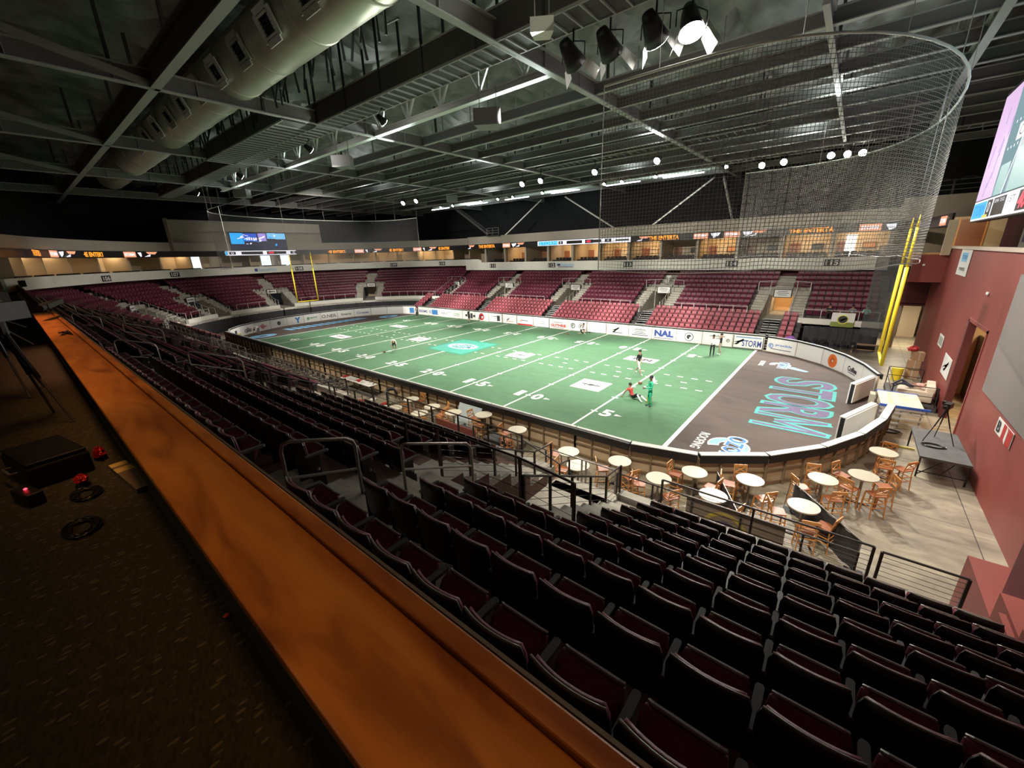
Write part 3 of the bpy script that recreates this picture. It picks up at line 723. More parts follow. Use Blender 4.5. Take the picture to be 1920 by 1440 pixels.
# front rails of the far upper stand, end stand, near stand
def span_rail(xa, xb, y, z, lab, m, n, wires=0, h=.95): railing(lab, [(xa+(xb-xa)*k/n, y, z) for k in range(n+1)], h, m, wires)
E0 = [30.3]+[v for a in AX for v in (a+2.15, a-2.15)]
for k in range(0, len(E0)-1, 2):
    span_rail(E0[k+1], E0[k], 17.05, Z0+.1, 'pale front railing of the far upper stand, %s section from the near end' % ORD[k//2], M_RAILW, 6 if k else 4, 0, .75)
    if k == 0:
        span_rail(25.35, 29.2, -17.1, Z0+.1, 'dark wire railing at the foot of the nearest seats', M_RAILD, 2, 6, .75); span_rail(29.32, 30.4, -17.1, Z0+.1, 'short dark wire railing beside the maroon wing wall', M_RAILD, 1, 6, .7)
    else: span_rail(E0[k+1], E0[k], -17.1, Z0+.1, 'dark wire front railing of the near stand, %s section from the right wall' % ORD[k//2], M_RAILD if k < 4 else M_RAIL, 5, 5, .75)
phs = [-88]+[v for a in AF for v in (a-7.3, a+7.3)]+[86]
for k in range(0, len(phs)-1, 2):
    n = max(1, int((phs[k+1]-phs[k])/5)); pts = [(*ell_pt(-.1, phs[k]+(phs[k+1]-phs[k])*j/n), Z0+.1) for j in range(n+1)]
    railing('pale front railing of the curved end stand, %s part from the near side' % ORD[k//2], pts, .75, M_RAILW, 0)
for k, a in enumerate(AF):
    t = math.radians(a)
    for s in (-1, 1):
        pts = [(*ell_pt(-.1+j*.81, a+s*3.7), max(row_z(j-1), 2.2)) for j in range(6)]
        railing('pale stair railing, %s of curved end entrance, %s from the near side' % ('near side' if s < 0 else 'far side', ORD[k]), pts, .9, M_RAILW, 1)
    p = ell_pt(4.0, a); e = empty('entrance_sign', (*p, row_z(5)-.1), math.atan2(math.sin(t), -math.cos(t)*-1)+PI/2, 'sign board over the curved end entrance, %s from the near side' % ORD[k], 'sign', 'entrance signs of the end stand')
    e.rotation_euler.z = PI/2 - t*-1 if False else math.atan2(17.2*math.sin(t), -13.7*math.cos(t))+PI/2
    mb = MB(); mb.box(-.75, .75, -.03, .03, -.45, .28, M_BLACK); mb.build('panel', e); mb = MB(); put_rect(mb, (0, .031, -.08), -X, Z, 1.3, .55, M_WHITE); put_rect(mb, (0, .036, -.08), -X, Z, .9, .1, M_INK); mb.build('sign_face', e)

# ---------------------------------------------------------------- upper level: fascia, suites, ribbon board, parapet
def ring(d0, d1, z0, z1, m, mb, sts=None, caps=True):
    S = sts or FST
    for a, b in zip(S[:-1], S[1:]):
        P = [st_pt(a, d0), st_pt(b, d0), st_pt(b, d1), st_pt(a, d1)]; v = [(p[0], p[1], z0) for p in P]+[(p[0], p[1], z1) for p in P]
        mb.add(v, [(4, 5, 6, 7), (0, 3, 2, 1), (0, 1, 5, 4), (2, 3, 7, 6)]+([(1, 2, 6, 5), (3, 0, 4, 7)] if caps else []), m)
ARCS = [('A', float(p)) for p in range(-84, 90, 4)]
FST = [('A', -88.0)]+ARCS+[('A', 90.0), ('F', -21.9)]+[('F', x) for x in (-25.6+7.0,)]+[('F', 30.4)]
ENDS = [('A', float(p)) for p in range(-90, 91, 4)]+[('F', -21.9)]
mb = MB(); ring(6.8, 7.0, 6.75, 7.75, M_FASC, mb, [('N', -21.0), ('N', -22.0)]+ENDS); mb.box(-22, -19.6, 24.0, 24.2, 6.75, 7.75, M_FASC)
mb.box(-22.5, -18.9, 23.75, 23.95, 6.05, 7.6, M_FASC); mb.box(-18.9, 30.4, 23.75, 23.95, 6.05, 7.25, M_FASC); struct(mb, 'wall_fascia')
mb = MB(); ring(7.0, 11.5, 6.75, 6.95, M_TREAD, mb, [('N', -20.0), ('N', -22.0)]+ENDS); mb.box(-22, 34, 23.95, 29, 6.36, 6.5, M_TREAD); struct(mb, 'floor')
# parapet band above the ribbon, and ceilings of the suites
mb = MB(); ring(6.8, 7.1, 10.05, 11.1, M_BEIGE, mb, [('N', -14.0), ('N', -22.0)]+ENDS); mb.box(-22, 30.4, 24.0, 24.3, 10.05, 11.2, M_BEIGE)
ring(7.1, 12, 10.05, 10.2, M_BEIGE, mb, [('N', -14.0), ('N', -22.0)]+ENDS); mb.box(-22, 30.4, 24.3, 29, 10.05, 10.2, M_BEIGE); struct(mb, 'wall_parapet')
mb = MB(); mb.prism([(-42.3, -10.5), (-42.3, 9.6), (-43, 9.6), (-43, -10.5)], 10.1, 14.05, M_BEIGE); mb.prism([(-42.3, -10.5), (-43, -10.5), (-40.0, -11.5), (-39.6, -11.2)], 10.1, 14.0, M_BEIGE); struct(mb, 'wall_far_end')
# suite back wall and partitions
M_SUITE = mat('suite_wall_paint', (.55, .44, .30), .7); M_SUITED = mat('suite_dark_wall', (.08, .05, .045), .7)
mb = MB(); ring(11.2, 11.5, 6.9, 10.1, M_SUITE, mb, [('N', -20.0), ('N', -22.0)]+ENDS); mb.box(-22, 34, 28.4, 28.6, 6.4, 10.1, M_SUITE)
struct(mb, 'wall_suites')
xs_part = [30.2-4.05*k for k in range(13)]
mb = MB()
for k, x in enumerate(xs_part): mb.box(x-.12, x+.12, 24.9, 28.4, 6.5, 10.05, M_SUITE if k % 3 else M_BEIGE); mb.box(x-.15, x+.15, 24.3, 24.55, 6.5, 10.05, M_BEIGE)
for k, p in enumerate(range(-84, 90, 9)):
    a, b = Vector((*ell_pt(8.2, p), 8.5)), Vector((*ell_pt(11.2, p), 8.5)); mb.bar(a, b, .2, 3.2, M_SUITE)
struct(mb, 'wall_partitions')
# suite furniture: door, screen and counter in every box, lamps in the lit ones
M_DOORW = mat('brown_door_wood', (.25, .09, .04), .45); M_GLOW = emat('warm_downlight', (1, .75, .4), 6); M_DOORL = emat('bright_open_door', (1, .97, .9), 2.2)
random.seed(3)
LIT = {0, 1, 3, 5, 6, 7, 8, 10}
for k in range(12):
    x = (xs_part[k]+xs_part[k+1])/2; w = ', %s suite from the near end' % ORD[k]
    e = empty('suite_door', (x-1.3, 28.36, 6.5), 0, 'brown wooden door at the back'+w, 'door', 'suite doors'); mb = MB(); mb.box(-.45, .45, -.05, 0, 0, 2.1, M_DOORW); mb.build('door_leaf', e); mb = MB(); mb.box(.33, .37, -.12, -.05, .95, 1.1, M_RAIL); mb.build('handle', e)
    e = empty('suite_counter', (x+.6, 26.9, 6.5), 0, 'long wooden counter'+w, 'counter', 'suite counters'); mb = MB(); mb.box(-1.1, 1.1, -.25, .25, 1.0, 1.08, M_WOODC); mb.build('worktop', e); mb = MB(); mb.box(-1.05, 1.05, -.1, .2, 0, 1.0, M_SUITED); mb.build('base_cabinet', e)
    e = empty('wall_screen', (x+.7, 28.35, 8.2), 0, 'small dark wall screen'+w, 'screen', 'suite screens'); mb = MB(); mb.box(-.5, .5, -.08, 0, -.3, .3, M_BLACK); mb.build('bezel', e); mb = MB(); mb.box(-.45, .45, -.085, -.081, -.26, .26, emat('orange_screen', (.8, .25, .05), .8) if k in (0, 3, 5) else M_BLK2); mb.build('display', e)
    if k in LIT:
        e = empty('downlight', (x, 26.5, 10.0), 0, 'warm round ceiling downlight'+w, 'lamp', 'suite downlights'); mb = MB(); mb.cyl(0, 0, -.04, 0.04, .14, M_GLOW, 12); mb.build('lens', e); mb = MB(); mb.tube([(.16*math.cos(t*PI/6), .16*math.sin(t*PI/6), -.02) for t in range(12)], .02, M_WHITE, 6, closed=True); mb.build('trim_ring', e)
        area_light('suite_lamp', (x, 26.6, 9.9), (x, 28, 7.5), 110, 1.2, (1, .70, .38))
mb = MB(); mb.box(27.0, 27.8, 28.3, 28.39, 6.5, 9.2, M_DOORL); tag(mb.build('lit_doorway'), 'glaring white open doorway in the suite above sign 115', 'doorway')
for k, p in enumerate((-75, -66, -57, -40, -22, 24, 42, 51, 62, 74)):
    q = ell_pt(9.8, p); area_light('suite_lamp', (*q, 9.9), (*q, 7), 65, 1.3, (1, .72, .42))
    e = empty('downlight', (*ell_pt(9.6, p), 10.0), 0, 'warm downlight in a suite of the curved end, %s from the near side' % ORD[k], 'lamp', 'suite downlights'); mb = MB(); mb.cyl(0, 0, -.04, .04, .14, M_GLOW, 12); mb.build('lens', e)
for k, p in enumerate((-16, 4, 10)):
    q = ell_pt(11.15, p); t = math.radians(p); mb = MB(); mb.box(-.7, .7, -.03, .03, -1.2, 1.2, emat('daylight_glass', (.8, .9, 1), 1.6)); o = mb.build('lit_window'); o.location = (*q, 8.4); o.rotation_euler.z = math.atan2(21*math.sin(t), -17.5*math.cos(t))+PI/2
    tag(o, 'bright bluish glass door under the far ribbon scoreboard, %s from the left' % ORD[k], 'window')
# suite seats (dark, hundreds): one object
mb = MB(); save = mb
def suite_seat(x, y, z, ang):
    c, s = math.cos(ang), math.sin(ang)
    def tr(p): return (x+p[0]*c-p[1]*s, y+p[0]*s+p[1]*c, z+p[2])
    for (x0, x1, y0, y1, z0, z1) in ((-.23, .23, -.25, -.19, .3, .92), (-.21, .21, -.19, .0, .38, .5), (.23, .27, -.2, .15, .1, .6)):
        mb.add([tr(p) for p in ((x0, y0, z0), (x1, y0, z0), (x1, y1, z0), (x0, y1, z0), (x0, y0, z1), (x1, y0, z1), (x1, y1, z1), (x0, y1, z1))], [(0, 3, 2, 1), (4, 5, 6, 7), (0, 1, 5, 4), (1, 2, 6, 5), (2, 3, 7, 6), (3, 0, 4, 7)], M_BLK2)
for k in range(12):
    for r in range(2):
        for q in range(6): suite_seat(xs_part[k+1]+.55+q*.56, 24.9+r*.9, 6.5+.28*r, PI)
for k in range(-84, 88):
    if k % 9 not in (0,):
        p = ell_pt(8.0, k); t = math.radians(k); suite_seat(p[0], p[1], 6.95, math.atan2(24*math.sin(t), -20*math.cos(t))+PI/2)
tag(mb.build('suite_seat'), 'rows of black suite seats behind the pale fascia', 'seat', kind='stuff')
# section numbers
M_NUM = mat('black_number_plate', (.01, .01, .01), .5)
def number_sign(txt, c, right):
    right = Vector(right).normalized(); n = right.cross(Z); e = empty('section_sign', c, math.atan2(right.y, right.x), 'black section number sign reading %s on the pale fascia' % txt, 'sign', 'section number signs')
    mb = MB(); mb.box(-.58, .58, -.03, .03, -.3, .3, M_NUM); mb.build('plate', e); mb = MB(); put_text(mb, txt, (0, -.03, 0), X, Z, .95, .44, M_WHITE, .03); mb.build('digits', e)
for t, x in (('111', -16.4), ('112', -5.2), ('113', 6.2), ('114', 17.9), ('115', 26.4)): number_sign(t, (x, 23.7, 6.72), X)
for t, p in (('106', -52), ('107', -29.5), ('108', 12), ('109', 50), ('110', 74)):
    q = ell_pt(6.74, p); tt = math.radians(p); nrm = Vector((-math.cos(tt)*24, math.sin(tt)*20.4, 0)).normalized(); number_sign(t, (*q, 7.2), (nrm.y, -nrm.x, 0))
e = empty('sponsor_sign', (-2.9, 23.72, 6.7), 0, 'National Bank sign beside section number 112', 'sign'); mb = MB(); mb.box(-1.4, 1.4, -.02, .02, -.36, .36, M_WHITE); mb.build('panel', e)
mb = MB(); put_text(mb, 'National Bank', (.3, -.02, .06), X, Z, 2.0, .36, M_BLUEL, .02); put_rect(mb, (-1.1, -.02, .06), X, Z, .5, .3, M_NAVY); put_rect(mb, (0, -.02, -.24), X, Z, 2.4, .07, M_INK); mb.build('lettering', e)
q = ell_pt(6.74, 1); e = empty('sponsor_sign', (*q, 7.25), PI/2, 'faded bank sign on the fascia under the far ribbon scoreboard', 'sign'); mb = MB(); put_text(mb, 'National Bank', (0, -.02, 0), X, Z, 2.6, .4, M_BLUEL); put_rect(mb, (-1.7, -.02, 0), X, Z, .4, .4, M_NAVY); mb.build('lettering', e)

# ribbon board
E_OR = emat('ribbon_orange', (1.0, .33, .03), 1.5); E_WH = emat('ribbon_white', (.9, .88, .95), 1.3); E_BL = emat('ribbon_blue', (.02, .38, .85), 1.4); E_RD = emat('ribbon_red', (.85, .03, .08), 1.3); E_PK = emat('ribbon_salmon', (.85, .35, .2), 1.2)
M_LED = mat('black_led_strip', (.012, .01, .01), .4)
rb = empty('led_ribbon', (0, 0, 0), 0, 'long LED ribbon board with orange lettering running round the suite level', 'display')
mb = MB(); ring(6.7, 6.8, 9.32, 10.05, M_LED, mb, [('N', -20.0), ('N', -22.0)]+ENDS); mb.box(-22, 30.3, 23.9, 24.0, 9.32, 10.05, M_LED)
CORN = [(30.3, 23.95), (31.0, 23.0), (31.6, 21.5), (32.0, 19.5), (32.3, 17.0), (32.5, 14.0)]
for a, b in zip(CORN[:-1], CORN[1:]): mb.bar((a[0], a[1], 9.7), (b[0], b[1], 9.7), .12, .75, M_LED)
mb.build('led_strip', rb)
def rib(c, right, kind):
    mb = MB(); r = Vector(right).normalized()
    if kind == 'T': put_text(mb, 'THE ENTERTA', c, r, Z, 3.5, .46, E_OR, .04)
    elif kind == 'P':
        put_rect(mb, c, r, Z, 1.5, .6, E_PK); put_text(mb, 'STORM', Vector(c)+r*-.05, r, Z, 1.2, .3, E_WH, .03, off=.02)
        n = r.cross(Z)*.01; q = Vector(c)+n+r*1.5
        mb.add([q+r*-.5+Z*.2, q+r*.5+Z*.26, q+r*.3+Z*-.05, q+r*-.2+Z*-.28], [(0, 3, 2, 1)], E_WH)
    elif kind == 'Q':
        n = r.cross(Z)*.01; q = Vector(c)+n; mb.add([q-r*.7+Z*.28, q+r*.7+Z*.28, q+r*.35+Z*.0, q-r*.5+Z*.05], [(0, 3, 2, 1)], E_PK); mb.add([q-r*1.0-Z*.26, q-r*.3-Z*.24, q-r*.2+Z*.02], [(0, 1, 2)], E_WH)
    mb.build('message_panel', rb)
y = 23.88
for x, k in ((24.3, 'T'), (20.0, 'Q'), (28.6, 'P'), (17.5, 'P'), (10.3, 'T'), (14.4, 'P'), (-10.8, 'Q'), (-17.7, 'T'), (-13.6, 'P'), (-21.0, 'Q'), (8.0, 'Q')): rib((x, y, 9.68), X, k)
rib((31.3, 22.2, 9.68), (.35, -.93, 0), 'T'); rib((32.28, 16.0, 9.68), (.1, -.99, 0), 'P')
for p, k in ((-82, 'T'), (-70, 'P'), (-62, 'Q'), (-54, 'T'), (-42, 'P'), (-35, 'Q'), (27, 'T'), (36, 'P'), (44, 'Q'), (52, 'T'), (62, 'P'), (70, 'Q'), (76, 'T')):
    q = ell_pt(6.66, p); t = math.radians(p); nrm = Vector((-math.cos(t)*23.9, math.sin(t)*20.4, 0)).normalized(); rib((*q, 9.68), (nrm.y, -nrm.x, 0), k)
def scorestrip(c, right, w, lab):
    r = Vector(right).normalized(); e = empty('ribbon_scoreboard', c, math.atan2(r.y, r.x), lab, 'display'); h = .62
    mb = MB(); put_rect(mb, (0, 0, 0), X, Z, w, h, E_WH); mb.build('lit_strip', e); mb = MB(); s = w/14
    put_rect(mb, (-5.2*s, -.01, 0), X, Z, 3.2*s, h*.8, E_BL); put_text(mb, 'STORM', (-5.2*s, -.02, 0), X, Z, 2.9*s, h*.6, emat('ribbon_pale_blue', (.3, .75, 1), 1.3))
    for x, ww in ((-3.1, .7), (-1.4, 1.5), (-.2, .9), (2.2, 1.7), (4.0, .9)): put_rect(mb, (x*s, -.01, 0), X, Z, ww*s, h*.62, M_LED)
    put_text(mb, '0', (-3.1*s, -.02, 0), X, Z, .25*s, h*.45, E_WH); put_text(mb, '0', (4.0*s, -.02, 0), X, Z, .25*s, h*.45, E_WH); put_rect(mb, (1.3*s, -.015, 0), X, Z, 1.2*s, h*.75, M_LED); put_text(mb, '40', (1.2*s, -.03, 0), X, Z, .7*s, h*.5, E_RD, .05)
    put_rect(mb, (5.9*s, -.01, 0), X, Z, 1.8*s, h*.3, mat('grey_led', (.2, .2, .2), .5)); mb.build('score_fields', e)
scorestrip((-.7, 23.85, 9.68), X, 14, 'bright ribbon scoreboard with red digits above section 112')
q = ell_pt(6.6, 0); scorestrip((q[0]+.35, -.3, 9.72), (0, 1, 0), 17, 'bright ribbon scoreboard under the far end video screen')
# far end video screen
e = empty('video_screen', (-42.15, -.1, 11.35), PI/2, 'wide blue and white video screen on the beige far end wall', 'display')
mb = MB(); mb.box(-3.95, 3.95, -.0, .12, -1.25, 1.25, M_BLACK); mb.build('bezel', e)
mb = MB(); yv = -.01; E_DK = emat('screen_dark', (.02, .02, .05), 1); E_SK = emat('screen_sky', (.2, .55, .9), 1.3)
put_rect(mb, (0, yv, 0), X, Z, 7.7, 2.4, E_DK); put_rect(mb, (-2.9, yv-.01, .4), X, Z, 1.7, 1.5, E_BL); put_rect(mb, (-1.2, yv-.01, .55), X, Z, 1.9, 1.1, emat('screen_blue', (.03, .1, .6), 1.3)); put_rect(mb, (.5, yv-.01, .6), X, Z, 1.1, 1.1, emat('screen_violet', (.4, .3, .8), 1.2))
put_rect(mb, (3.1, yv-.01, .75), X, Z, 1.5, .85, E_SK); put_rect(mb, (1.8, yv-.01, .8), X, Z, 1.2, .8, E_SK)
for i in range(16): random.seed(i); put_rect(mb, (random.uniform(-3, 2.5), yv-.02-.002*i, random.uniform(-.5, .9)), (1, 0, random.uniform(-.4, .6)), Z, random.uniform(.2, 1.0), random.uniform(.05, .3), E_WH if i % 3 else E_BL)
for i in range(5): put_rect(mb, (-1.6+i*.3, yv-.05, .35), X, Z, .2, .35, E_WH)
mb.build('picture', e)
# black curtain walls
mb = MB()
folds(mb, [(-16, -31), (-34, -29), (-46, -20), (-50, -9), (-50, 9), (-46, 20), (-34, 28.9), (-22, 29), (42, 29)], 6.4, 19.5, M_BLACKC, .05, .5)
struct(mb, 'wall_curtain')
for k, (x0, x1) in enumerate(((-14.5, -8.5), (3.8, -4.5), (8.5, 14.6), (17.2, 15.5))):
    mb = MB(); mb.bar((x0, 24.6, 11.1), (x1, 26.0, 15.7), .16, .16, M_RAILW); tag(mb.build('diagonal_brace'), 'long pale diagonal roof brace before the black curtain, %s from the left' % ORD[k], 'brace', 'diagonal braces')
# catwalk stair at far left
e = empty('catwalk_stair', (-17, 24.5, 11.1), 0, 'dark steel stair dropping from the catwalk to a small landing above section 110', 'stairs'); mb = MB()
mb.bar((-7, 0, 4.6), (0, 0, .3), .12, .3, M_STEELD); mb.bar((-7, -.9, 4.6), (0, -.9, .3), .12, .3, M_STEELD)
for i in range(20): mb.box(-7+i*.35-.1, -7+i*.35+.15, -.9, 0, 4.6-i*.215, 4.63-i*.215, M_STEEL)
mb.build('stair_flight', e); mb = MB(); mb.box(-.3, 2.3, -1, .1, 0, .12, M_STEELD); mb.build('landing', e); mb = MB()
for x in (-.2, 1, 2.2): mb.bar((x, -.95, .1), (x, -.95, 1.2), .04, .04, M_STEEL)
for z in (.5, .85, 1.2): mb.bar((-.2, -.95, z), (2.2, -.95, z), .03, .03, M_STEEL)
mb.build('guard_rail', e)
mb = MB()
for i in range(12): mb.add([(35-.2, 8, 0)]*0, [], M_STEEL) if False else None

# ---------------------------------------------------------------- right hand end wall and what is on it
XW = 32.65
mb = MB()
mb.box(XW, XW+.5, -27, 1.0, 0, 7.9, M_MAROON); mb.box(XW, XW+.5, 9.6, 12.6, 0, 7.9, M_MAROON) if False else None
# wall with a tall doorway between y=3.7 and 8.7 is too wide to see through; doorway y -1.2..2.4
mb2 = MB()
for (y0, y1, z0, z1) in ((2.0, 17.0, 0, 7.9), (-1.6, 2.0, 4.85, 7.9), (-27, -1.6, 0, 7.9)): mb2.box(XW, XW+.22, y0, y1, z0, z1, M_MAROON)
mb2.box(XW+.0, XW+.6, 12.6, 34, 7.2, 8, M_MAROON) if False else None
struct(mb2, 'wall_right')
mb = MB(); mb.box(XW-.06, XW+.3, -27, 12.6, 7.9, 8.05, mat('cream_coping', (.62, .5, .42), .5)); struct(mb, 'trim_1')
mb = MB(); mb.box(31.05, XW+.05, 12.6, 13.1, 5.8, 7.55, M_MAROON); mb.box(31.05, XW+.2, 13.1, 17.0, 5.7, 5.9, M_MARDK); mb.box(31.0, XW+.0, 12.55, 13.15, 7.55, 7.66, mat('orange_oak_trim', (.6, .33, .14), .4)); struct(mb, 'wall_balcony')
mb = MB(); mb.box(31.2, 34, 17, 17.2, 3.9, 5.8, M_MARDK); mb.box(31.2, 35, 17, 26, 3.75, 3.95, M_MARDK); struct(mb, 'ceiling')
mb = MB()
for x, y, w in ((31.15, 19.5, .5), (33.4, 22, .6), (32.2, 25.5, 1.2)): mb.box(x, x+w, y, y+.5, 0, 3.8, mat('cream_concourse_wall', (.48, .38, .27), .6))
mb.box(30.5, 37, 27.4, 27.6, 0, 3.8, mat('cream_concourse_wall', (.48, .38, .27), .6)); struct(mb, 'wall_concourse')
area_light('concourse_lamp', (32, 21, 3.6), (32, 21, 0), 420, 1.5, (1, .86, .62))
# suites above the right wall
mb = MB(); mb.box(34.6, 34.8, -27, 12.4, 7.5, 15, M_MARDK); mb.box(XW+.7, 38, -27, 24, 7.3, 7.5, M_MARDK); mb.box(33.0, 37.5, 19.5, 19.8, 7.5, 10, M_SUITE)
mb.box(34.3, 34.7, 5.4, 7.0, 7.5, 11, mat('pale_pillar', (.52, .55, .46), .5)); mb.box(32.2, 32.6, 12.2, 12.6, 7.5, 9.6, M_SUITE); struct(mb, 'wall_upper_right')
e = empty('suite_door', (34.2, 19.45, 7.5), 0, 'red brown wooden door above the maroon balcony', 'door'); mb = MB(); mb.box(-.65, .65, -.06, 0, 0, 2.3, M_DOORW); mb.build('door_leaf', e); mb = MB(); mb.box(-.75, -.65, -.08, 0, 0, 2.4, M_WOODC); mb.box(.65, .75, -.08, 0, 0, 2.4, M_WOODC); mb.build('door_frame', e)
area_light('suite_lamp', (33.6, 16, 9.5), (34, 19, 8), 60, 1.2, (1, .75, .45))
mb = MB(); mb.box(34.25, 34.3, 5.9, 6.4, 8.2, 10.2, M_NAVY); tag(mb.build('narrow_window'), 'tall dark blue slot window in the pale pillar under the big screen', 'window')
# parapet corner right of the far stand, with cable trunks
mb = MB(); mb.box(30.4, 36.5, 23.9, 24.2, 10.1, 11.9, M_BEIGE); mb.box(30.3, 30.9, 23.7, 24.3, 10.1, 11.4, M_BEIGE); struct(mb, 'wall_parapet')
e = empty('equipment_railing', (31.5, 23.8, 11.9), 0, 'dark railing with looping cables on the beige parapet beside the big screen', 'railing'); mb = MB()
for x in (0, 1.6, 3.2, 4.6): mb.bar((x, 0, 0), (x, 0, 1.1), .12, .12, M_STEELD)
mb.build('posts', e); mb = MB()
for z in (.35, .7, 1.05): mb.tube([(0, 0, z), (4.8, 0, z)], .035, M_RAIL, 6)
mb.build('rail', e); mb = MB(); mb.tube([(i*.2, -.05, .95+.25*abs(math.sin(i*.39))) for i in range(24)], .03, M_STEELD, 6); mb.build('cable', e)
# doorway reveal, door leaf and lit room behind
mb = MB(); mb.box(XW+.22, 37, 7.0, 7.1, 0, 4.9, M_TAN); mb.box(36.9, 37, -1.6, 7.1, 0, 4.9, M_ORW); mb.box(XW+.22, 37, -1.7, -1.6, 0, 4.9, M_ORW); mb.box(XW+.22, 37, -1.7, 7.1, 4.85, 4.95, M_MARDK); mb.box(34.0, 34.1, 4.5, 7, 0, 3.4, M_BLACK); struct(mb, 'wall_store_room')
area_light('store_room_lamp', (34.8, 2.0, 4.7), (34.8, 3, 0), 350, 1.0, (1, .75, .4))
mb = MB(); mb.box(XW-.03, XW+.25, 1.85, 2.05, 0, 4.9, M_MARDK); mb.box(XW-.03, XW+.25, -1.65, -1.5, 0, 4.9, M_MAROON); mb.box(XW-.03, XW+.25, -1.65, 2.05, 4.8, 4.95, M_MAROON); struct(mb, 'door_1')
# pier and low block by the near stand
mb = MB(); mb.box(31.25, XW+.1, -27, -15.5, 0, 7.3, mat('wine_wall_paint', (.13, .02, .03), .6)); struct(mb, 'wall_wing')
mb = MB(); mb.box(30.95, XW+.1, -16.9, -14.5, 0, 2.05, M_MAROON); mb.box(30.8, 31.27, -25.5, -16.9, 0, 2.9, M_MAROON)
for i in range(NR): mb.box(30.72, 31.27, -(row_y(i)+RD), -row_y(i), 0, row_z(i)+.55, M_MAROON)
struct(mb, 'wall_stair_side')
# signs and banners on the wall
def wall_poster(name, y, z, w, h, lab, cat, draw=None, m=M_WHITE, skew=0):
    e = empty(name, (XW, y, z), 0, lab, cat); mb = MB(); mb.box(-.03, -.012, -w/2, w/2, -h/2, h/2, m); mb.build('sheet', e)
    if draw: mb = MB(); draw(mb); mb.build('print', e)
nY = -Y
wall_poster('hanging_banner', 7.2, 7.3, 2.8, 1.5, 'white hanging banner with blue figure and small script below the ledge', 'banner', lambda mb: (put_rect(mb, (-.035, .1, .2), nY, Z, 1.5, .45, M_BLUEL), put_text(mb, 'Fresh', (-.04, .1, .25), nY, Z, 1.2, .3, M_BLUED), put_text(mb, 'events', (-.035, 0, -.4), nY, Z, 1.5, .2, M_INK)))
wall_poster('notice_board', 7.05, 2.95, 1.4, .65, 'small framed notice on the maroon wall left of the doorway', 'sign', lambda mb: (put_rect(mb, (-.035, 0, 0), nY, Z, 1.1, .45, mat('notice_print', (.4, .42, .35), .6)),))
wall_poster('paper_poster', 3.75, 2.2, 2.0, 1.05, 'white poster with black kicking figure beside the doorway', 'poster', lambda mb: (bird(M_INK, 0, 1.1)(mb, (-.04, 0, 0), nY, Z, 1), put_rect(mb, (-.035, .5, -.1), (0, -1, .5), Z, .5, .06, M_INK)))
wall_poster('wall_sign', -7.1, 2.55, 1.7, .5, 'red and white printed sign low on the bright maroon wall', 'sign', lambda mb: (put_rect(mb, (-.035, -.35, 0), nY, Z, .95, .5, M_RED), put_rect(mb, (-.04, -.3, 0), (0, -1, -.6), Z, .2, .46, M_WHITE), put_text(mb, 'B', (-.035, .55, 0), nY, Z, .35, .38, M_INK, .03)))
M_GRILLE = mat('grey_acoustic_panel', (.20, .17, .165), .8)
mb = MB(); P = [(-3.7, 3.0), (-3.6, 7.2), (-15.3, 7.2), (-15.3, 3.0)]
mb = MB(); n = len(P); mb.add([(XW-.08, y, z) for y, z in P]+[(XW, y, z) for y, z in P], [tuple(range(n)), tuple(range(n, 2*n))[::-1]]+[(i, n+i, n+(i+1) % n, (i+1) % n) for i in range(n)], M_GRILLE)
tag(mb.build('acoustic_panel'), 'large grey brown acoustic panel high on the maroon wall', 'panel')
for k, (y, z) in enumerate(((13.0, 6.9), (4.2, 6.1))):
    mb = MB(); 
    if k == 0: mb.ell((31.6, 12.55, 6.9), (.08, .06, .08), M_WHITE, 8, 6)
    else: mb.ell((XW-.04, .2, 6.2), (.06, .12, .08), M_WHITE, 8, 6)
    tag(mb.build('wall_sensor'), 'small white round fitting on the %s' % ('maroon balcony front' if k == 0 else 'maroon wall right of the banner'), 'fitting')
# big video board
e = empty('video_board', (32.4, 2.0, 9.3), 0, 'huge video board with pink border showing the green field and a score strip', 'display')
mb = MB(); mb.box(.02, .5, -11, 5.4, -.05, 5.8, M_BLACK); mb.build('cabinet', e)
E_PINK = emat('screen_pink', (.80, .55, .85), 1.0); E_TEA = emat('screen_teal', (.30, .52, .50), 1.0); E_TEA2 = emat('screen_grey_teal', (.22, .33, .36), 1.0)
mb = MB(); yy = lambda y: y-2.0
def sr(y0, y1, z0, z1, m, d): put_rect(mb, (-d, (y0+y1)/2, (z0+z1)/2), nY, Z, abs(y1-y0), z1-z0, m, 0)
sr(5.2, -11, .95, 5.6, E_TEA2, .0); sr(5.2, 1.9, .95, 5.6, E_PINK, .005)
mb.add([(-.006, 1.9, .95), (-.006, -.2, .95), (-.006, -.9, 5.6), (-.006, 2.2, 5.6)], [(0, 3, 2, 1), (0, 1, 2, 3)], E_TEA2); sr(-.5, -11, .95, 2.6, E_TEA, .004); sr(1.7, .1, .95, 2.2, E_TEA, .0075)
sr(.5, -.9, 3.0, 3.65, E_WH, .01); put_disc(mb, (-.012, -.2, 3.32), nY, Z, .8, .4, M_INK, inner=.75)
mb.bar((-.01, .2, .95), (-.01, -1.6, 5.5), .07, .01, E_WH, (1, 0, 0))
for i in range(6): sr(1.5-i*.5, 1.38-i*.5, 2.78, 2.88, E_WH, .012); sr(1.3-i*.5, 1.18-i*.5, 3.8, 3.9, E_WH, .012)
sr(-2.2, -4, 2.7, 3.5, emat('screen_brown', (.4, .15, .08), 1), .01)
E_LIL = emat('screen_lilac', (.45, .35, .7), 1)
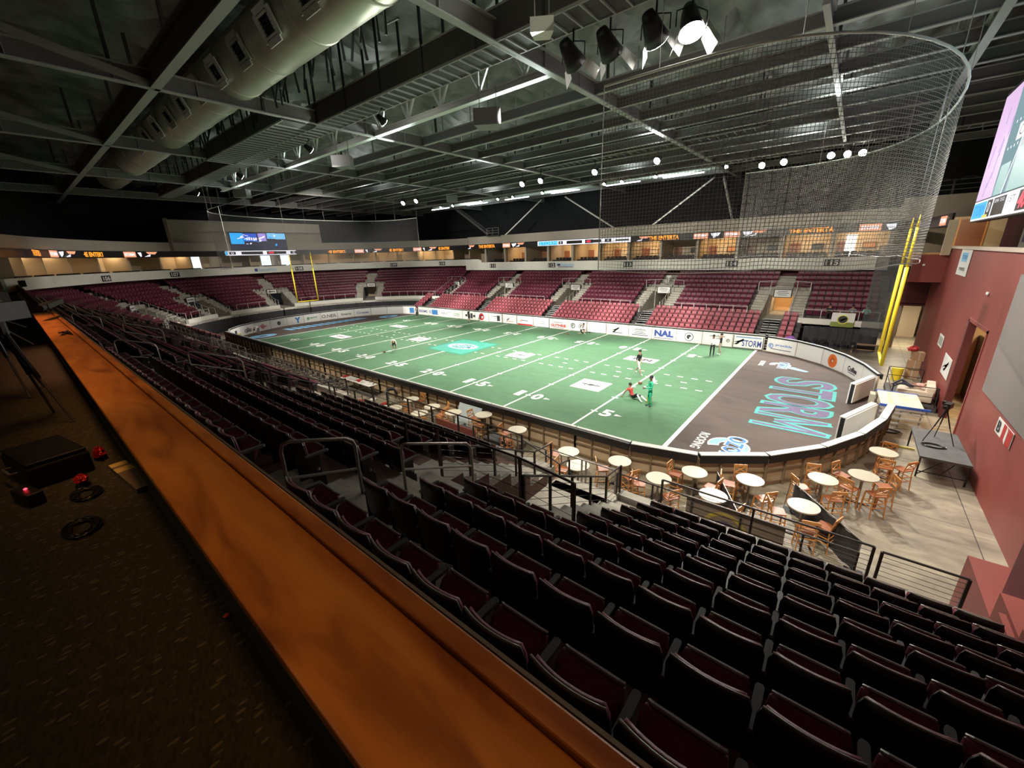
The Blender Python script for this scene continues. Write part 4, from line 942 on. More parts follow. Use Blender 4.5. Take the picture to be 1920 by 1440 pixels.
for i in range(9): random.seed(40+i); y0 = random.uniform(2.2, 4.8); z0 = random.uniform(1.0, 4.6); mb.bar((-.012, y0, z0), (-.012, y0-random.uniform(.1, .4), z0+random.uniform(.5, 1.0)), .05, .01, E_LIL, (1, 0, 0))
mb.build('picture', e)
mb = MB(); sr(5.2, -11, 0, .9, E_WH, .005); sr(5.1, 2.3, .08, .82, E_BL, .01); put_text(mb, 'STORM', (-.012, 3.7, .45), nY, Z, 2.3, .5, emat('ribbon_deep_blue', (.0, .2, .6), 1.2)); sr(2.2, 1.2, .08, .82, M_LED, .01); put_text(mb, '0', (-.014, 1.7, .5), nY, Z, .4, .45, E_WH); sr(2.6, 1.6, .06, .2, emat('screen_yellow', (.7, .65, .1), 1.1), .016)
sr(1.0, -1.1, .08, .82, M_LED, .01); put_text(mb, 'DOWN', (-.014, .4, .68), nY, Z, .7, .14, E_WH); put_text(mb, 'TO GO', (-.014, -.5, .68), nY, Z, .7, .14, E_WH); sr(-2.9, -6, .08, .82, M_LED, .01); put_text(mb, '40', (-.02, -3.6, .45), nY, Z, 1.0, .6, E_RD, .05); put_text(mb, '1ST', (-.012, -2.0, .6), nY, Z, 1.0, .25, M_INK); mb.build('score_strip', e)
area_light('board_glow', (32.2, 2, 12.5), (20, 2, 11), 220, 6, (.75, .85, .9), 150, 4)

# ---------------------------------------------------------------- counter and press area
M_COUNT = bpy.data.materials.new('varnished_orange_counter_wood'); M_COUNT.use_nodes = True
nt = M_COUNT.node_tree; b = nt.nodes['Principled BSDF']; tc = nt.nodes.new('ShaderNodeTexCoord'); mp = nt.nodes.new('ShaderNodeMapping'); mp.inputs['Scale'].default_value = (.7, 3.2, 1); n1 = nt.nodes.new('ShaderNodeTexNoise')
n1.inputs['Scale'].default_value = 2.2; n1.inputs['Detail'].default_value = 6; n1.inputs['Distortion'].default_value = .9; nt.links.new(tc.outputs['Object'], mp.inputs['Vector']); nt.links.new(mp.outputs['Vector'], n1.inputs['Vector'])
nt.links.new(ramp(nt, n1.outputs['Fac'], [(.3, (.22, .065, .012)), (.5, (.40, .14, .022)), (.7, (.50, .20, .035))]), b.inputs['Base Color']); b.inputs['Roughness'].default_value = .38
CY0, CY1 = -25.655, -25.285
e = empty('counter_top', (20, CY0, 7.35), 0, 'long varnished orange wood drink counter with a raised front lip', 'counter')
mb = MB()
for k, (xa, xb) in enumerate(((12.2-20, 21.0-20), (21.01-20, 31.2-20))): mb.box(xa, xb, 0, .30, -.045, 0, M_COUNT)
mb.build('worktop', e, .006)
mb = MB(); mb.box(12.2-20, 11.2, .308, .37, -.045, .012, M_COUNT); mb.build('front_lip', e, .008)
mb = MB(); mb.box(12.2-20, 11.2, .39, .402, -.3, -.02, M_RAIL); mb.build('metal_edge_strip', e)
mb = MB(); mb.box(-26, 34, -25.35, -25.27, 5.2, 7.26, M_MARDK); struct(mb, 'wall_press')
M_CARP = bpy.data.materials.new('dark_patterned_carpet'); M_CARP.use_nodes = True; nt = M_CARP.node_tree; b = nt.nodes['Principled BSDF']; tc = nt.nodes.new('ShaderNodeTexCoord')
mp = nt.nodes.new('ShaderNodeMapping'); mp.inputs['Rotation'].default_value = (0, 0, .25); mp.inputs['Scale'].default_value = (1, 1, 1); br = nt.nodes.new('ShaderNodeTexBrick'); br.inputs['Scale'].default_value = 30
br.inputs['Color1'].default_value = (.012, .010, .005, 1); br.inputs['Color2'].default_value = (.03, .026, .014, 1); br.inputs['Mortar'].default_value = (.014, .012, .007, 1); br.inputs['Mortar Size'].default_value = .01; br.inputs['Brick Width'].default_value = .9; br.inputs['Row Height'].default_value = .35
vo = nt.nodes.new('ShaderNodeTexVoronoi'); vo.inputs['Scale'].default_value = 1; mp2 = nt.nodes.new('ShaderNodeMapping'); mp2.inputs['Scale'].default_value = (30, 12, 1); mp2.inputs['Rotation'].default_value = (0, 0, .12); mp2.vector_type = 'POINT'; vo.inputs['Randomness'].default_value = .55
mt = nt.nodes.new('ShaderNodeMath'); mt.operation = 'LESS_THAN'; mt.inputs[1].default_value = .26; mx = nt.nodes.new('ShaderNodeMix'); mx.data_type = 'RGBA'; mx.inputs['B'].default_value = (.085, .068, .036, 1)
nt.links.new(tc.outputs['Object'], mp.inputs['Vector']); nt.links.new(mp.outputs['Vector'], br.inputs['Vector']); nt.links.new(tc.outputs['Object'], mp2.inputs['Vector']); nt.links.new(mp2.outputs['Vector'], vo.inputs['Vector'])
nt.links.new(vo.outputs['Distance'], mt.inputs[0]); nt.links.new(mt.outputs[0], mx.inputs['Factor']); nt.links.new(br.outputs['Color'], mx.inputs['A']); nt.links.new(mx.outputs['Result'], b.inputs['Base Color']); b.inputs['Roughness'].default_value = .95
mb = MB(); mb.box(-26, 34, -33, -25.35, 6.4, 6.6, M_CARP); struct(mb, 'floor')
mb = MB(); mb.box(-26, 34, -25.56, -25.35, 6.6, 6.68, mat('grey_cable_channel', (.045, .042, .03), .5)); struct(mb, 'baseboard_press')
mb = MB(); mb.box(-26, 34, -33.2, -33, 6.4, 19, mat('dark_back_wall', (.03, .02, .02), .8)); struct(mb, 'wall_back')
# things lying in the dark press box
def coil(loc, r, n, m, lab, cat='cable', th=.006, wob=.15):
    mb = MB(); mb.smooth = True; random.seed(int(r*1000)+n)
    pts = []
    for k in range(n*20):
        t = k/20*2*PI; rr = r*(1+wob*math.sin(t*.37+k*.01)); pts.append((rr*1.25*math.cos(t)+.02*math.sin(t*.31), rr*.8*math.sin(t)+.02*math.cos(t*.23), th+abs(.015*math.sin(t*.7))))
    mb.tube(pts, th, m, 6); o = mb.build('cable_coil'); o.location = loc; return tag(o, lab, cat)
M_CAB = mat('glossy_black_cable', (.01, .01, .01), .25)
coil((24.02, -25.98, 6.6), .10, 6, M_CAB, 'loose coil of black cable on the patterned carpet'); coil((23.4, -25.9, 6.6), .09, 5, M_CAB, 'tangled black cable beside the red lit plastic')
M_REDLIT = mat('red_lit_plastic', (.45, .02, .02), .25, .5, bump=1.0, nscale=30)  # red light on the plastic put into its base colour
def crumple(loc, s, m, lab, cat, name, seed=1):
    mb = MB(); mb.ell((0, 0, 0), s, m, 12, 9); random.seed(seed); mb.v = [(x*random.uniform(.6, 1.2), y*random.uniform(.6, 1.2), z*random.uniform(.5, 1.2)) for x, y, z in mb.v]; o = mb.build(name); o.location = loc; return tag(o, lab, cat)
crumple((22.55, -25.72, 6.66), (.13, .05, .05), M_REDLIT, 'crumpled red lit plastic near the counter base', 'bag', 'lit_plastic', 2); crumple((23.15, -25.9, 6.66), (.10, .05, .04), M_REDLIT, 'crumpled red lit plastic beside the black case', 'bag', 'lit_plastic', 5)
e = empty('cassette_box', (23.35, -25.61, 6.6), .1, 'long flat box with two yellow labels on the floor under the counter', 'box'); mb = MB(); mb.box(-.36, .40, -.06, .06, 0, .05, mat('brown_cardboard', (.13, .10, .07), .6)); mb.build('carton', e); mb = MB(); mb.box(-.37, -.27, -.061, .061, 0.045, .052, mat('yellow_label', (.5, .36, .1), .6)); mb.box(-.22, -.1, -.061, .061, .045, .052, mat('yellow_label', (.5, .36, .1), .6)); mb.build('yellow_label', e)
mb = MB(); mb.add([(0, 0, .001), (.03, .004, .012), (.034, .022, .004), (.012, .03, .012), (-.006, .018, .002)], [(0, 1, 2, 3, 4), (4, 3, 2, 1, 0)], mat('bright_red_paper', (.9, .06, .03), .6, emit=(.9, .05, .02), estr=0)); o = mb.build('paper_scrap'); o.location = (25.73, -25.6, 6.605); tag(o, 'small bright red scrap of paper on the carpet edge', 'paper')
e = empty('equipment_case', (22.55, -26.05, 6.6), .2, 'black equipment case on the carpet left of the counter', 'case'); mb = MB(); mb.box(-.35, .35, -.2, .2, 0, .2, M_BLACK); mb.build('body', e, .02); mb = MB(); mb.box(-.34, .34, -.19, .19, .205, .235, M_BLK2); mb.build('lid', e, .01); mb = MB(); mb.tube([(-.1, -.2, .12), (-.1, -.25, .12), (.1, -.25, .12), (.1, -.2, .12)], .01, M_RAIL, 6); mb.build('handle', e)
mb = MB(); mb.ell((0, 0, 0), (.012, .012, .008), emat('red_status_light', (1, .03, .05), 6), 8, 6); o = mb.build('status_light'); o.location = (23.16, -26.2, 6.72); tag(o, 'glowing red status light in the dark press box', 'light')
e = empty('power_box', (23.16, -26.2, 6.6), .3, 'small black power box carrying a red light', 'box'); mb = MB(); mb.box(-.14, .14, -.05, .05, 0, .11, M_BLACK); mb.build('housing', e, .01)
def tripod(loc, h, lab, rz=0, spread=.5, head=True, m=M_BLACK, ml=M_RAIL, cam=True):
    e = empty('camera_tripod', loc, rz, lab, 'tripod')
    for k in range(3):
        t = k*2*PI/3+.4; mb = MB(); mb.tube([(0.03*math.cos(t), .03*math.sin(t), h), (spread*.5*math.cos(t), spread*.5*math.sin(t), h*.5)], .022, m, 6); mb.tube([(spread*.5*math.cos(t), spread*.5*math.sin(t), h*.5), (spread*math.cos(t), spread*math.sin(t), 0.01)], .015, ml, 6); l = mb.build('leg', e)
    mb = MB(); mb.cyl(0, 0, h-.05, h+.1, .06, m, 10); mb.build('head', e)
    if cam:
        mb = MB(); mb.box(-.12, .3, -.09, .09, h+.1, h+.3, m); mb.tube([(-.12, 0, h+.2), (-.35, 0, h+.2)], .06, m, 10); mb.box(.1, .25, .1, .2, h+.2, h+.32, m); mb.build('camera_body', e)
    mb = MB(); mb.tube([(.05, 0, h), (.45, .15, h-.25)], .012, m, 6); mb.build('pan_handle', e)
    return e
tripod((20.6, -26.05, 6.6), 1.15, 'camera tripod standing in the dark left of the counter', 2.4, .42)
tripod((18.6, -26.2, 6.6), 1.2, 'second camera tripod further along the dark press box', 2.0, .42)
mb = MB(); mb.box(-.5, .5, -.08, .08, -.05, .05, M_BLACK); mb.tube([(.5, 0, 0), (.75, 0, 0)], .07, M_BLACK, 10); o = mb.build('camera_lens'); o.location = (14.2, -25.35, 7.65); o.rotation_euler = (0, .05, -.3); tag(o, 'long dark camera lens poking over the far end of the counter', 'camera')
mb = MB()
for i in range(14):
    random.seed(i); p = Vector((18.0, -25.45, 7.36)); mb.tube([p, p+Vector((random.uniform(-.3, .3), random.uniform(-.06, .06), random.uniform(.0, .04))), p+Vector((random.uniform(-.35, .35), random.uniform(-.08, .08), .006))], .006, M_CAB, 5)
tag(mb.build('cable_tangle'), 'small dark tangle of cable lying on the wooden counter', 'cable')
# ---------------------------------------------------------------- roof
ZB, ZT = 15.7, 18.3
M_CEIL = bpy.data.materials.new('draped_ceiling_insulation'); M_CEIL.use_nodes = True; nt = M_CEIL.node_tree; b = nt.nodes['Principled BSDF']; b.inputs['Roughness'].default_value = .6
tc = nt.nodes.new('ShaderNodeTexCoord'); n1 = nt.nodes.new('ShaderNodeTexNoise'); n1.inputs['Scale'].default_value = .8; nt.links.new(tc.outputs['Object'], n1.inputs['Vector']); nt.links.new(ramp(nt, n1.outputs['Fac'], [(.3, (.10, .097, .09)), (.7, (.24, .235, .22))]), b.inputs['Base Color'])
mb = MB(); nx, ny = 220, 150; vs = []; x0, x1, y0, y1 = -50, 42, -33, 29
for j in range(ny+1):
    for i in range(nx+1):
        x = x0+(x1-x0)*i/nx; y = y0+(y1-y0)*j/ny
        s = abs(math.sin(x*PI/1.35)); t = .5+.5*math.sin(y*.9+math.sin(x*.7)*1.2)
        vs.append((x, y, 19.5-.95*s**.7*(.35+.65*t)-.10*math.sin(x*1.1+y*2.3)))
mb.smooth = True; mb.add(vs, [(j*(nx+1)+i, (j+1)*(nx+1)+i, (j+1)*(nx+1)+i+1, j*(nx+1)+i+1) for j in range(ny) for i in range(nx)], M_CEIL); struct(mb, 'ceiling')
mb = MB(); mb.box(-50, 42, -33, 29, 19.9, 20.1, M_BLACK); struct(mb, 'ceiling')
def truss(a, b, label, m=M_STEEL, zt=ZT, zb=ZB, step=2.8, w=.28, name='roof_truss', group='main roof trusses'):
    A, B = Vector((*a, 0)), Vector((*b, 0)); L = (B-A).length; d = (B-A)/L; e = empty(name, (*a, zb), 0, label, 'truss', group)
    def P(t, z): return d*t+Z*(z-zb)
    mb = MB(); mb.bar(P(0, zb+.02), P(L, zb+.02), w, .04, m); mb.bar(P(0, zb+.16), P(L, zb+.16), .05, .26, m); mb.bar(P(0, zb+.3), P(L, zb+.3), w, .04, m); mb.build('bottom_chord', e)
    mb = MB(); mb.bar(P(0, zt), P(L, zt), w, .22, m); mb.build('top_chord', e)
    mb = MB(); n = int(L/step)
    for k in range(n):
        t0, t1, t2 = k*L/n, (k+.5)*L/n, (k+1)*L/n; mb.bar(P(t0, zt-.1), P(t1, zb+.3), .11, .11, m); mb.bar(P(t1, zb+.3), P(t2, zt-.1), .11, .11, m); mb.bar(P(t1, zb+.3), P(t1, zt), .08, .08, m)
    mb.build('web_members', e); return e
def girder(a, b, label, m=M_STEEL, zb=ZB, h=.62, w=.3, group='main roof girders'):
    A, B = Vector((*a, 0)), Vector((*b, 0)); L = (B-A).length; d = (B-A)/L; e = empty('roof_girder', (*a, zb), 0, label, 'girder', group)
    mb = MB(); mb.bar(Z*.02, d*L+Z*.02, w, .05, m); mb.build('bottom_flange', e)
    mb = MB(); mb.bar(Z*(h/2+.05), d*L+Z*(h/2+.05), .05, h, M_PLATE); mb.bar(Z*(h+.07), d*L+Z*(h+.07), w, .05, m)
    for k in range(int(L/2.9)): mb.bar(d*(k*2.9)+Z*.05, d*(k*2.9)+Z*h, .2, .02, m)
    mb.build('web_plate', e)
    for k in range(1, int(L/5.8)): mb = MB(); mb.bar(d*(k*5.8)+Z*h, d*(k*5.8)+Z*2.8, .12, .12, M_STEELD); mb.build('stub_post', e)
    return e
for k, x in enumerate((30.5, 16.5, 3.05, -10.0, -23.0, -36.5)):
    girder((x, -32.5), (x, 28.8), 'grey steel plate girder crossing the hall above the field, %s from the big video board' % ORD[k])
girder((25.9, -7), (25.9, 28.8), 'narrow grey roof beam behind the near net, parallel to the main girders', w=.2, h=.5)
girder((-46, -19.6), (38, -19.6), 'long grey edge girder running over the near stand', w=.36, h=1.0)
truss((-26, -8.66), (16.4, -8.66), 'brightly lit white truss over the near sideline', m=M_STEELW, w=.36)
truss((-27, 21.5), (17, 21.5), 'white lit truss before the far black curtain', m=M_STEELW, zt=17.2, w=.3)
for k, y in enumerate((-4.8, -2.1, .95, 3.98, 6.85, 9.64, 12.47, 15.0, 18.0, 24.6)):
    e = empty('roof_beam', (0, y, ZB), 0, 'grey roof beam running lengthwise, %s from the lit white truss' % ORD[k], 'beam', 'lengthwise roof beams')
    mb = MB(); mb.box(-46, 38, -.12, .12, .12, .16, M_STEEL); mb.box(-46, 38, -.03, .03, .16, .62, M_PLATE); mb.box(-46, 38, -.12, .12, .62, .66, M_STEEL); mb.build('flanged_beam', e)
    mb = MB()
    for i in range(20): mb.bar((-44+i*4.1, 0, .66), (-44+i*4.1, 0, 2.7), .05, .05, M_STEEL)
    mb.build('hanger_rods', e)
for k, (y, z) in enumerate(((-27.5, 16.7), (-24, 16.4))):
    mb = MB(); mb.bar((-46, y, z), (38, y, z), .2, .4, M_STEELD); tag(mb.build('roof_beam'), 'dark beam over the press box, %s from the back' % ORD[k], 'beam', 'lengthwise roof beams')
for k, x in enumerate((30.5, 16.5, 3.05, -10.0, -23.0)):
    mb = MB(); mb.bar((x, -19.6, ZB+.1), (x, -30.5, 18.0), .26, .3, M_STEEL); tag(mb.build('sloping_rafter'), 'sloping grey rafter rising toward the press box, %s from the video board' % ORD[k], 'beam', 'sloping rafters')
# catwalks
def catwalk(x0, x1, y0, y1, z, label, hang=True):
    e = empty('catwalk', (x0, y0, z), 0, label, 'catwalk'); L = x1-x0; w = y1-y0
    mb = MB(); mb.box(0, L, 0, w, 0, .05, M_STEELD); 
    for i in range(int(L/.6)): mb.box(i*.6, i*.6+.06, 0, w, -.06, 0, M_STEEL)
    mb.build('deck', e)
    for yy, n in ((0, 'side_panel'), (w, 'side_panel')):
        mb = MB(); mb.box(0, L, yy-.02, yy+.02, 0, .95, M_STEELD); mb.tube([(0, yy, 0), (L, yy, 0)], .055, M_STEEL, 6); mb.tube([(0, yy, 1.0), (L, yy, 1.0)], .04, M_STEEL, 6); mb.build(n, e)
    if hang:
        for i in range(int(L/3.1)+1):
            for yy in (0, w): mb = MB(); mb.bar((i*3.1, yy, 0), (i*3.1, yy, 3.2), .09, .09, M_BLACK); mb.build('hanger', e)
    return e
catwalk(-34, 34, -12.42, -11.12, 15.75, 'long dark catwalk with pipe rails above the near sideline')
catwalk(-10, 3.0, -14.3, -12.5, 15.6, 'short slatted catwalk platform beside the duct', False)
catwalk(-30, 34, 17.0, 18.2, 15.6, 'distant catwalk carrying floodlights over the far sideline')
catwalk(-22, 22, 8.6, 9.8, 16.0, 'middle catwalk over the far half of the field')
# rigging clutter hung between duct and catwalk: dark verticals
e = empty('rigging_rack', (0, -15.0, 15.9), 0, 'row of dark vertical rigging posts between duct and catwalk', 'rigging')
for i in range(46):
    random.seed(i); x = -14+i*.62; mb = MB(); mb.bar((x, random.uniform(-.5, .6), random.uniform(-.2, .1)), (x+random.uniform(-.05, .05), random.uniform(-.4, .5), 2.2), .07, .07, M_BLACK)
    if i % 3 == 0: mb.bar((x-.3, .1, random.uniform(.4, 1.2)), (x+.4, .1, random.uniform(.4, 1.2)), .05, .05, M_STEELD)
    mb.build('rigging_post', e)
for k in range(4):
    mb = MB(); mb.tube([(-30, -14.9+.22*k, 17.2+.12*k), (33, -14.9+.22*k, 17.2+.12*k)], .05, M_RAIL, 6); tag(mb.build('conduit_pipe'), 'thin pale pipe of the bundle between duct and catwalk, %s from the duct' % ORD[k], 'pipe', 'conduit pipes')
# duct
e = empty('air_duct', (0, -16.25, 17.2), 0, 'big round silver air duct with square grilles running the length of the hall', 'duct'); R = 1.15
mb = MB(); mb.smooth = True; mb.tube([(x, 0, 0) for x in range(-33, 30, 2)], R, M_SILV, 28); mb.build('duct_body', e)
for i in range(16):
    x = 26-i*3.7; mb = MB(); mb.smooth = True; mb.tube([(x-.06, 0, 0), (x, 0, 0), (x+.06, 0, 0)], R+.03, M_SILV, 28); mb.build('seam_band', e)
for i in range(12):
    x = 18.5-i*2.9; a = math.radians(205); n = Vector((0, math.cos(a), math.sin(a))); c = Vector((x, 0, 0))+n*(R+.1); t = n.cross(X)
    g = empty('g'); bpy.data.objects.remove(g); mb = MB(); 
    for s1, s2 in ((-.5, -.5), (.5, -.5), (.5, .5), (-.5, .5)): pass
    Q = [c+X*.5*s+t*.42*u for s, u in ((-1, -1), (1, -1), (1, 1), (-1, 1))]
    for j in range(4): mb.bar(Q[j], Q[(j+1) % 4], .3, .06, M_STEELW if i % 2 else M_SILV, n)
    mb.quad(*[q-n*.08 for q in Q], M_BLACK); gr = mb.build('grille', e)
    mb = MB()
    for j in range(7): mb.bar(c+X*(-.45)+t*(-.36+.12*j), c+X*.45+t*(-.36+.12*j), .02, .06, M_BLACK, n)
    mb.build('louvre_blades', gr)
# lamps
M_LENS = emat('floodlight_lens', (1, .97, .88), 60)
def floodlight(x, y, z, aim, label, big=1.0, lit=True, barn=False):
    e = empty('floodlight', (x, y, z), 0, label, 'lamp', 'catwalk floodlights'); d = (Vector(aim)-Vector((x, y, z))).normalized()
    mb = MB(); mb.smooth = True; mb.tube([-d*.45*big, -d*.3*big, -d*.05*big, d*.12*big], .12*big, M_BLACK, 14, .26*big); mb.build('housing', e)
    r = d.cross(Z).normalized(); u = r.cross(d); mb = MB(); put_disc(mb, d*.125*big, u, r, .5*big, .5*big, M_LENS if lit else mat('unlit_lens', (.3, .3, .3), .2)); put_disc(mb, d*.128*big, r, u, .5*big, .5*big, M_LENS if lit else MATS['unlit_lens']); mb.build('lens', e)
    mb = MB(); mb.tube([r*.32*big, r*.32*big+Z*.4, Z*.55, -r*.32*big+Z*.4, -r*.32*big], .02, M_BLACK, 6); mb.bar(Z*.5, Z*1.0, .05, .05, M_BLACK); mb.build('yoke', e)
    if barn:
        mb = MB(); c = d*.3*big
        for s in (-1, 1):
            mb.add([d*.13*big+r*s*.27*big-u*.2, d*.13*big+r*s*.27*big+u*.2, d*.5*big+r*s*.42*big+u*.26, d*.5*big+r*s*.42*big-u*.26], [(0, 1, 2, 3)], mat('white_barn_door', (.8, .8, .78), .5))
        mb.build('barn_door', e)
for i, (x, y) in enumerate(FAR_LAMPS): floodlight(x, y, 15.0, (x*.8, -14, 0), 'glaring floodlight over the far sideline, %s from the left' % ORD[i])
for i, (x, y) in enumerate(NEAR_LAMPS): floodlight(x, y+.0, 14.85, (27, -15, 0) if i == 0 else (x+2, 10, 0), ('blazing large floodlight' if i == 0 else 'dark hooded floodlight')+', %s from the right over the near net' % ORD[i], 1.5, i < 2, True)
for i, x in enumerate((-24, -12, 0, 8)): floodlight(x, -11.5, 15.1, (x, 12, 0), 'small floodlight under the near catwalk, %s from the left' % ORD[i], .8)
for i, x in enumerate((-20, -17.5, -12, -9, -6.5, -2, 6, 8, 11.5, 17.8)): floodlight(x, 17.0, 15.2, (x, 0, 0), 'small bright fixture on the distant catwalk, %s from the left' % ORD[i], .6)
# linear lights washing the far white truss
for i, x in enumerate((-24, -16, -8.6, -1, 6.5, 13)):
    e = empty('linear_light', (x, 20.4, 15.5), 0, 'bright linear strip fixture before the far curtain, %s from the left' % ORD[i], 'lamp', 'linear strip fixtures'); mb = MB(); mb.box(-2, 2, -.08, .08, -.05, .05, emat('strip_lens', (.9, .97, 1), 7)); mb.build('lens', e); mb = MB(); mb.box(-2.1, 2.1, -.1, .1, .05, .15, M_STEELW); mb.build('housing', e)
for x in (-20, -8, 4, 14): area_light('truss_wash', (x, -7.3, 15.0), (x, -8.7, 15.95), 95, 2.5, (.9, 1, .97), 120, .3)
for x, p in ((19, 70), (12, 50), (3, 14)): area_light('duct_wash', (x, -13.3, 15.2), (x, -16.2, 17.3), p, 2.0, (.93, 1, .85), 140)
for x in (-18, -2, 12): area_light('truss_wash', (x, 19.8, 15.2), (x, 21.5, 16.0), 120, 4, (.9, 1, .97), 150, .3)
# uplight that the pale field throws on the roof is left to the renderer; unseen fills are added to brighten it
for x, y in ((-15, 2), (2, 2), (16, 4), (26, 3), (-8, 14), (10, 14), (24, 12), (30, -6)): 
    area_light('roof_fill_light', (x, y, 15.3), (x, y, 19), 110, 1.2, (.88, .97, .95), 170)
for i, (x, y, z) in enumerate(((13.2, -9.2, 14.6), (-.1, -9.2, 14.7), (19.3, -13.4, 15.0), (-18, -9.5, 14.6), (-10, 10, 14.8))):
    e = empty('hanging_speaker', (x, y, z), .6, 'boxy grey loudspeaker hung under the roof, %s' % ('over the middle of the lit truss', 'left along the lit truss', 'pale one clipped to the near catwalk', 'at the far end of the lit truss', 'dark one over the far sideline')[i], 'speaker', 'hung loudspeakers')
    s = .55 if i == 2 else 1; mm = mat('grey_speaker_box', (.25, .25, .25), .5) if i != 2 else M_FASC
    mb = MB(); mb.prism([(-.65*s, -.5*s), (.65*s, -.5*s), (.45*s, .5*s), (-.45*s, .5*s)], -.35*s, .35*s, mm); mb.build('cabinet', e)
    for q in (-.4, .4): mb = MB(); mb.bar((q*s, 0, .3*s), (q*s, 0, 1.4), .03, .03, M_RAIL); mb.build('hanger', e)

# ---------------------------------------------------------------- safety nets
def net_material(name, col, th):
    m = bpy.data.materials.new(name); m.use_nodes = True; nt = m.node_tree; b = nt.nodes['Principled BSDF']; out = nt.nodes['Material Output']
    uv = nt.nodes.new('ShaderNodeUVMap'); sx = nt.nodes.new('ShaderNodeSeparateXYZ'); nt.links.new(uv.outputs[0], sx.inputs[0]); res = []
    for k in (0, 1):
        fr = nt.nodes.new('ShaderNodeMath'); fr.operation = 'FRACT'; nt.links.new(sx.outputs[k], fr.inputs[0]); lt = nt.nodes.new('ShaderNodeMath'); lt.operation = 'LESS_THAN'; lt.inputs[1].default_value = th; nt.links.new(fr.outputs[0], lt.inputs[0]); res.append(lt)
    mx = nt.nodes.new('ShaderNodeMath'); mx.operation = 'MAXIMUM'; nt.links.new(res[0].outputs[0], mx.inputs[0]); nt.links.new(res[1].outputs[0], mx.inputs[1])
    b.inputs['Base Color'].default_value = (*col, 1); b.inputs['Roughness'].default_value = .8
    nt.links.new(mx.outputs[0], b.inputs['Alpha']); return m
M_NET = net_material('white_cord_netting', (.48, .46, .42), .13); M_NETD = net_material('dark_cord_netting', (.10, .10, .10), .14)
def net(path, zt, zb, label, name='safety_net', cell=.115, M_NET=M_NET):
    e = empty(name, (0, 0, 0), 0, label, 'net'); P = [Vector((*p, 0)) for p in path]; L = [0]
    for a, b in zip(P[:-1], P[1:]): L.append(L[-1]+(b-a).length)
    me = bpy.data.meshes.new('netting'); n = len(P); R = 8; vs = []
    for j in range(R+1):
        for i, p in enumerate(P):
            t = j/R; w = .12*math.sin(L[i]*1.3)*math.sin(t*PI); vs.append((p.x+w*.3, p.y+w, zt+(zb-zt)*t-(.12*abs(math.sin(L[i]*.55)) if j == R else 0)))
    fs = [(j*n+i, j*n+i+1, (j+1)*n+i+1, (j+1)*n+i) for j in range(R) for i in range(n-1)]; me.from_pydata(vs, [], fs)
    uv = me.uv_layers.new(name='UVMap')
    for poly in me.polygons:
        for li in poly.loop_indices:
            vi = me.loops[li].vertex_index; j, i = divmod(vi, n); uv.data[li].uv = (L[i]/cell, (zt+(zb-zt)*j/R)/cell)
    me.materials.append(M_NET); o = bpy.data.objects.new('netting', me); COL.objects.link(o); o.parent = e
    mb = MB(); mb.tube([(p.x, p.y, zt) for p in P], .04, M_STEELW, 8); mb.build('top_pipe', e)
    mb = MB(); mb.tube([(P[i].x, P[i].y, zb-.12*abs(math.sin(L[i]*.55))) for i in range(n)], .015, M_RAILW, 5); mb.build('bottom_cord', e)
    for i in (0, n-1): mb = MB(); mb.tube([(P[i].x, P[i].y, zt), (P[i].x, P[i].y, zb)], .018, M_RAILW, 5); mb.build('edge_cord', e)
    for i in range(1, n, max(1, n//9)): mb = MB(); mb.tube([(P[i].x, P[i].y, zt), (P[i].x, P[i].y, 18.2)], .012, M_RAILW, 4); mb.build('suspension_cable', e)
def U(side, xs0, yn, yf, xe, n=26):
    pts = [(side*xs0, yn)]; yc = (yn+yf)/2; b = (yf-yn)/2
    for i in range(n+1):
        t = -PI/2+PI*i/n; pts.append((side*(22.2+(xe-22.2)*math.copysign(abs(math.cos(t))**.75, math.cos(t))), yc+b*math.copysign(abs(math.sin(t))**.85, math.sin(t))))
    pts.append((side*xs0, yf)); return pts
net(U(1, 20.3, -11.1, 12.6, 30.2), 13.8, 7.7, 'large curved safety net hung around the near end zone')
net(U(-1, 20.3, -11.1, 12.6, 30.2), 13.6, 7.9, 'distant curved safety net hung around the far end zone', M_NET=M_NETD)
mg = mat('gathered_dark_net', (.06, .06, .06), .8); mg.node_tree.nodes['Principled BSDF'].inputs['Alpha'].default_value = .72
mb = MB(); folds(mb, [(29.2, 12.9), (30.0, 12.3), (30.6, 11.2)], 2.0, 8.2, mg, .08); tag(mb.build('gathered_net'), 'dark gathered net hanging down behind the near goal post', 'net')

# ---------------------------------------------------------------- goal posts
def goal(x, lab, full):
    e = empty('goal_post', (x, 0, 3.05), 0, lab, 'goal post')
    mb = MB(); mb.smooth = True; mb.tube([(0, -1.42, 0), (0, 1.42, 0)], .07, M_YEL, 10); mb.build('crossbar', e)
    for s in (-1, 1):
        mb = MB(); mb.smooth = True; mb.tube([(0, s*1.42, 0), (0, s*1.42, 4.3)], .075, M_YEL, 10); mb.tube([(0, s*1.42, 4.3), (0, s*1.42, 5.9)], .05, M_YEL, 10); mb.tube([(0, s*1.42, 5.9), (0, s*1.42, 6.4)], .05, M_YEL, 8, .01); mb.build('upright', e)
        mb = MB(); mb.tube([(0, s*1.42, 6.3), (0, s*1.42, 13.2)], .012, M_RAIL, 4); mb.build('suspension_cable', e)
    return e
g = goal(29.8, 'yellow goal post hanging at the near end seen edge-on, with rolled banner', True)
e = empty('goal_banner', (29.85, -1.05, 5.0), 0, 'narrow black and purple banner hanging beside the near goal upright', 'banner'); M_LILB = mat('lilac_banner', (.42, .30, .45), .7)
mb = MB(); mb.box(-.02, .02, -.22, .22, 0, 4.2, M_LILB); mb.box(-.025, .025, .02, .22, 1.2, 4.2, M_BLACK); mb.build('cloth', e); mb = MB()
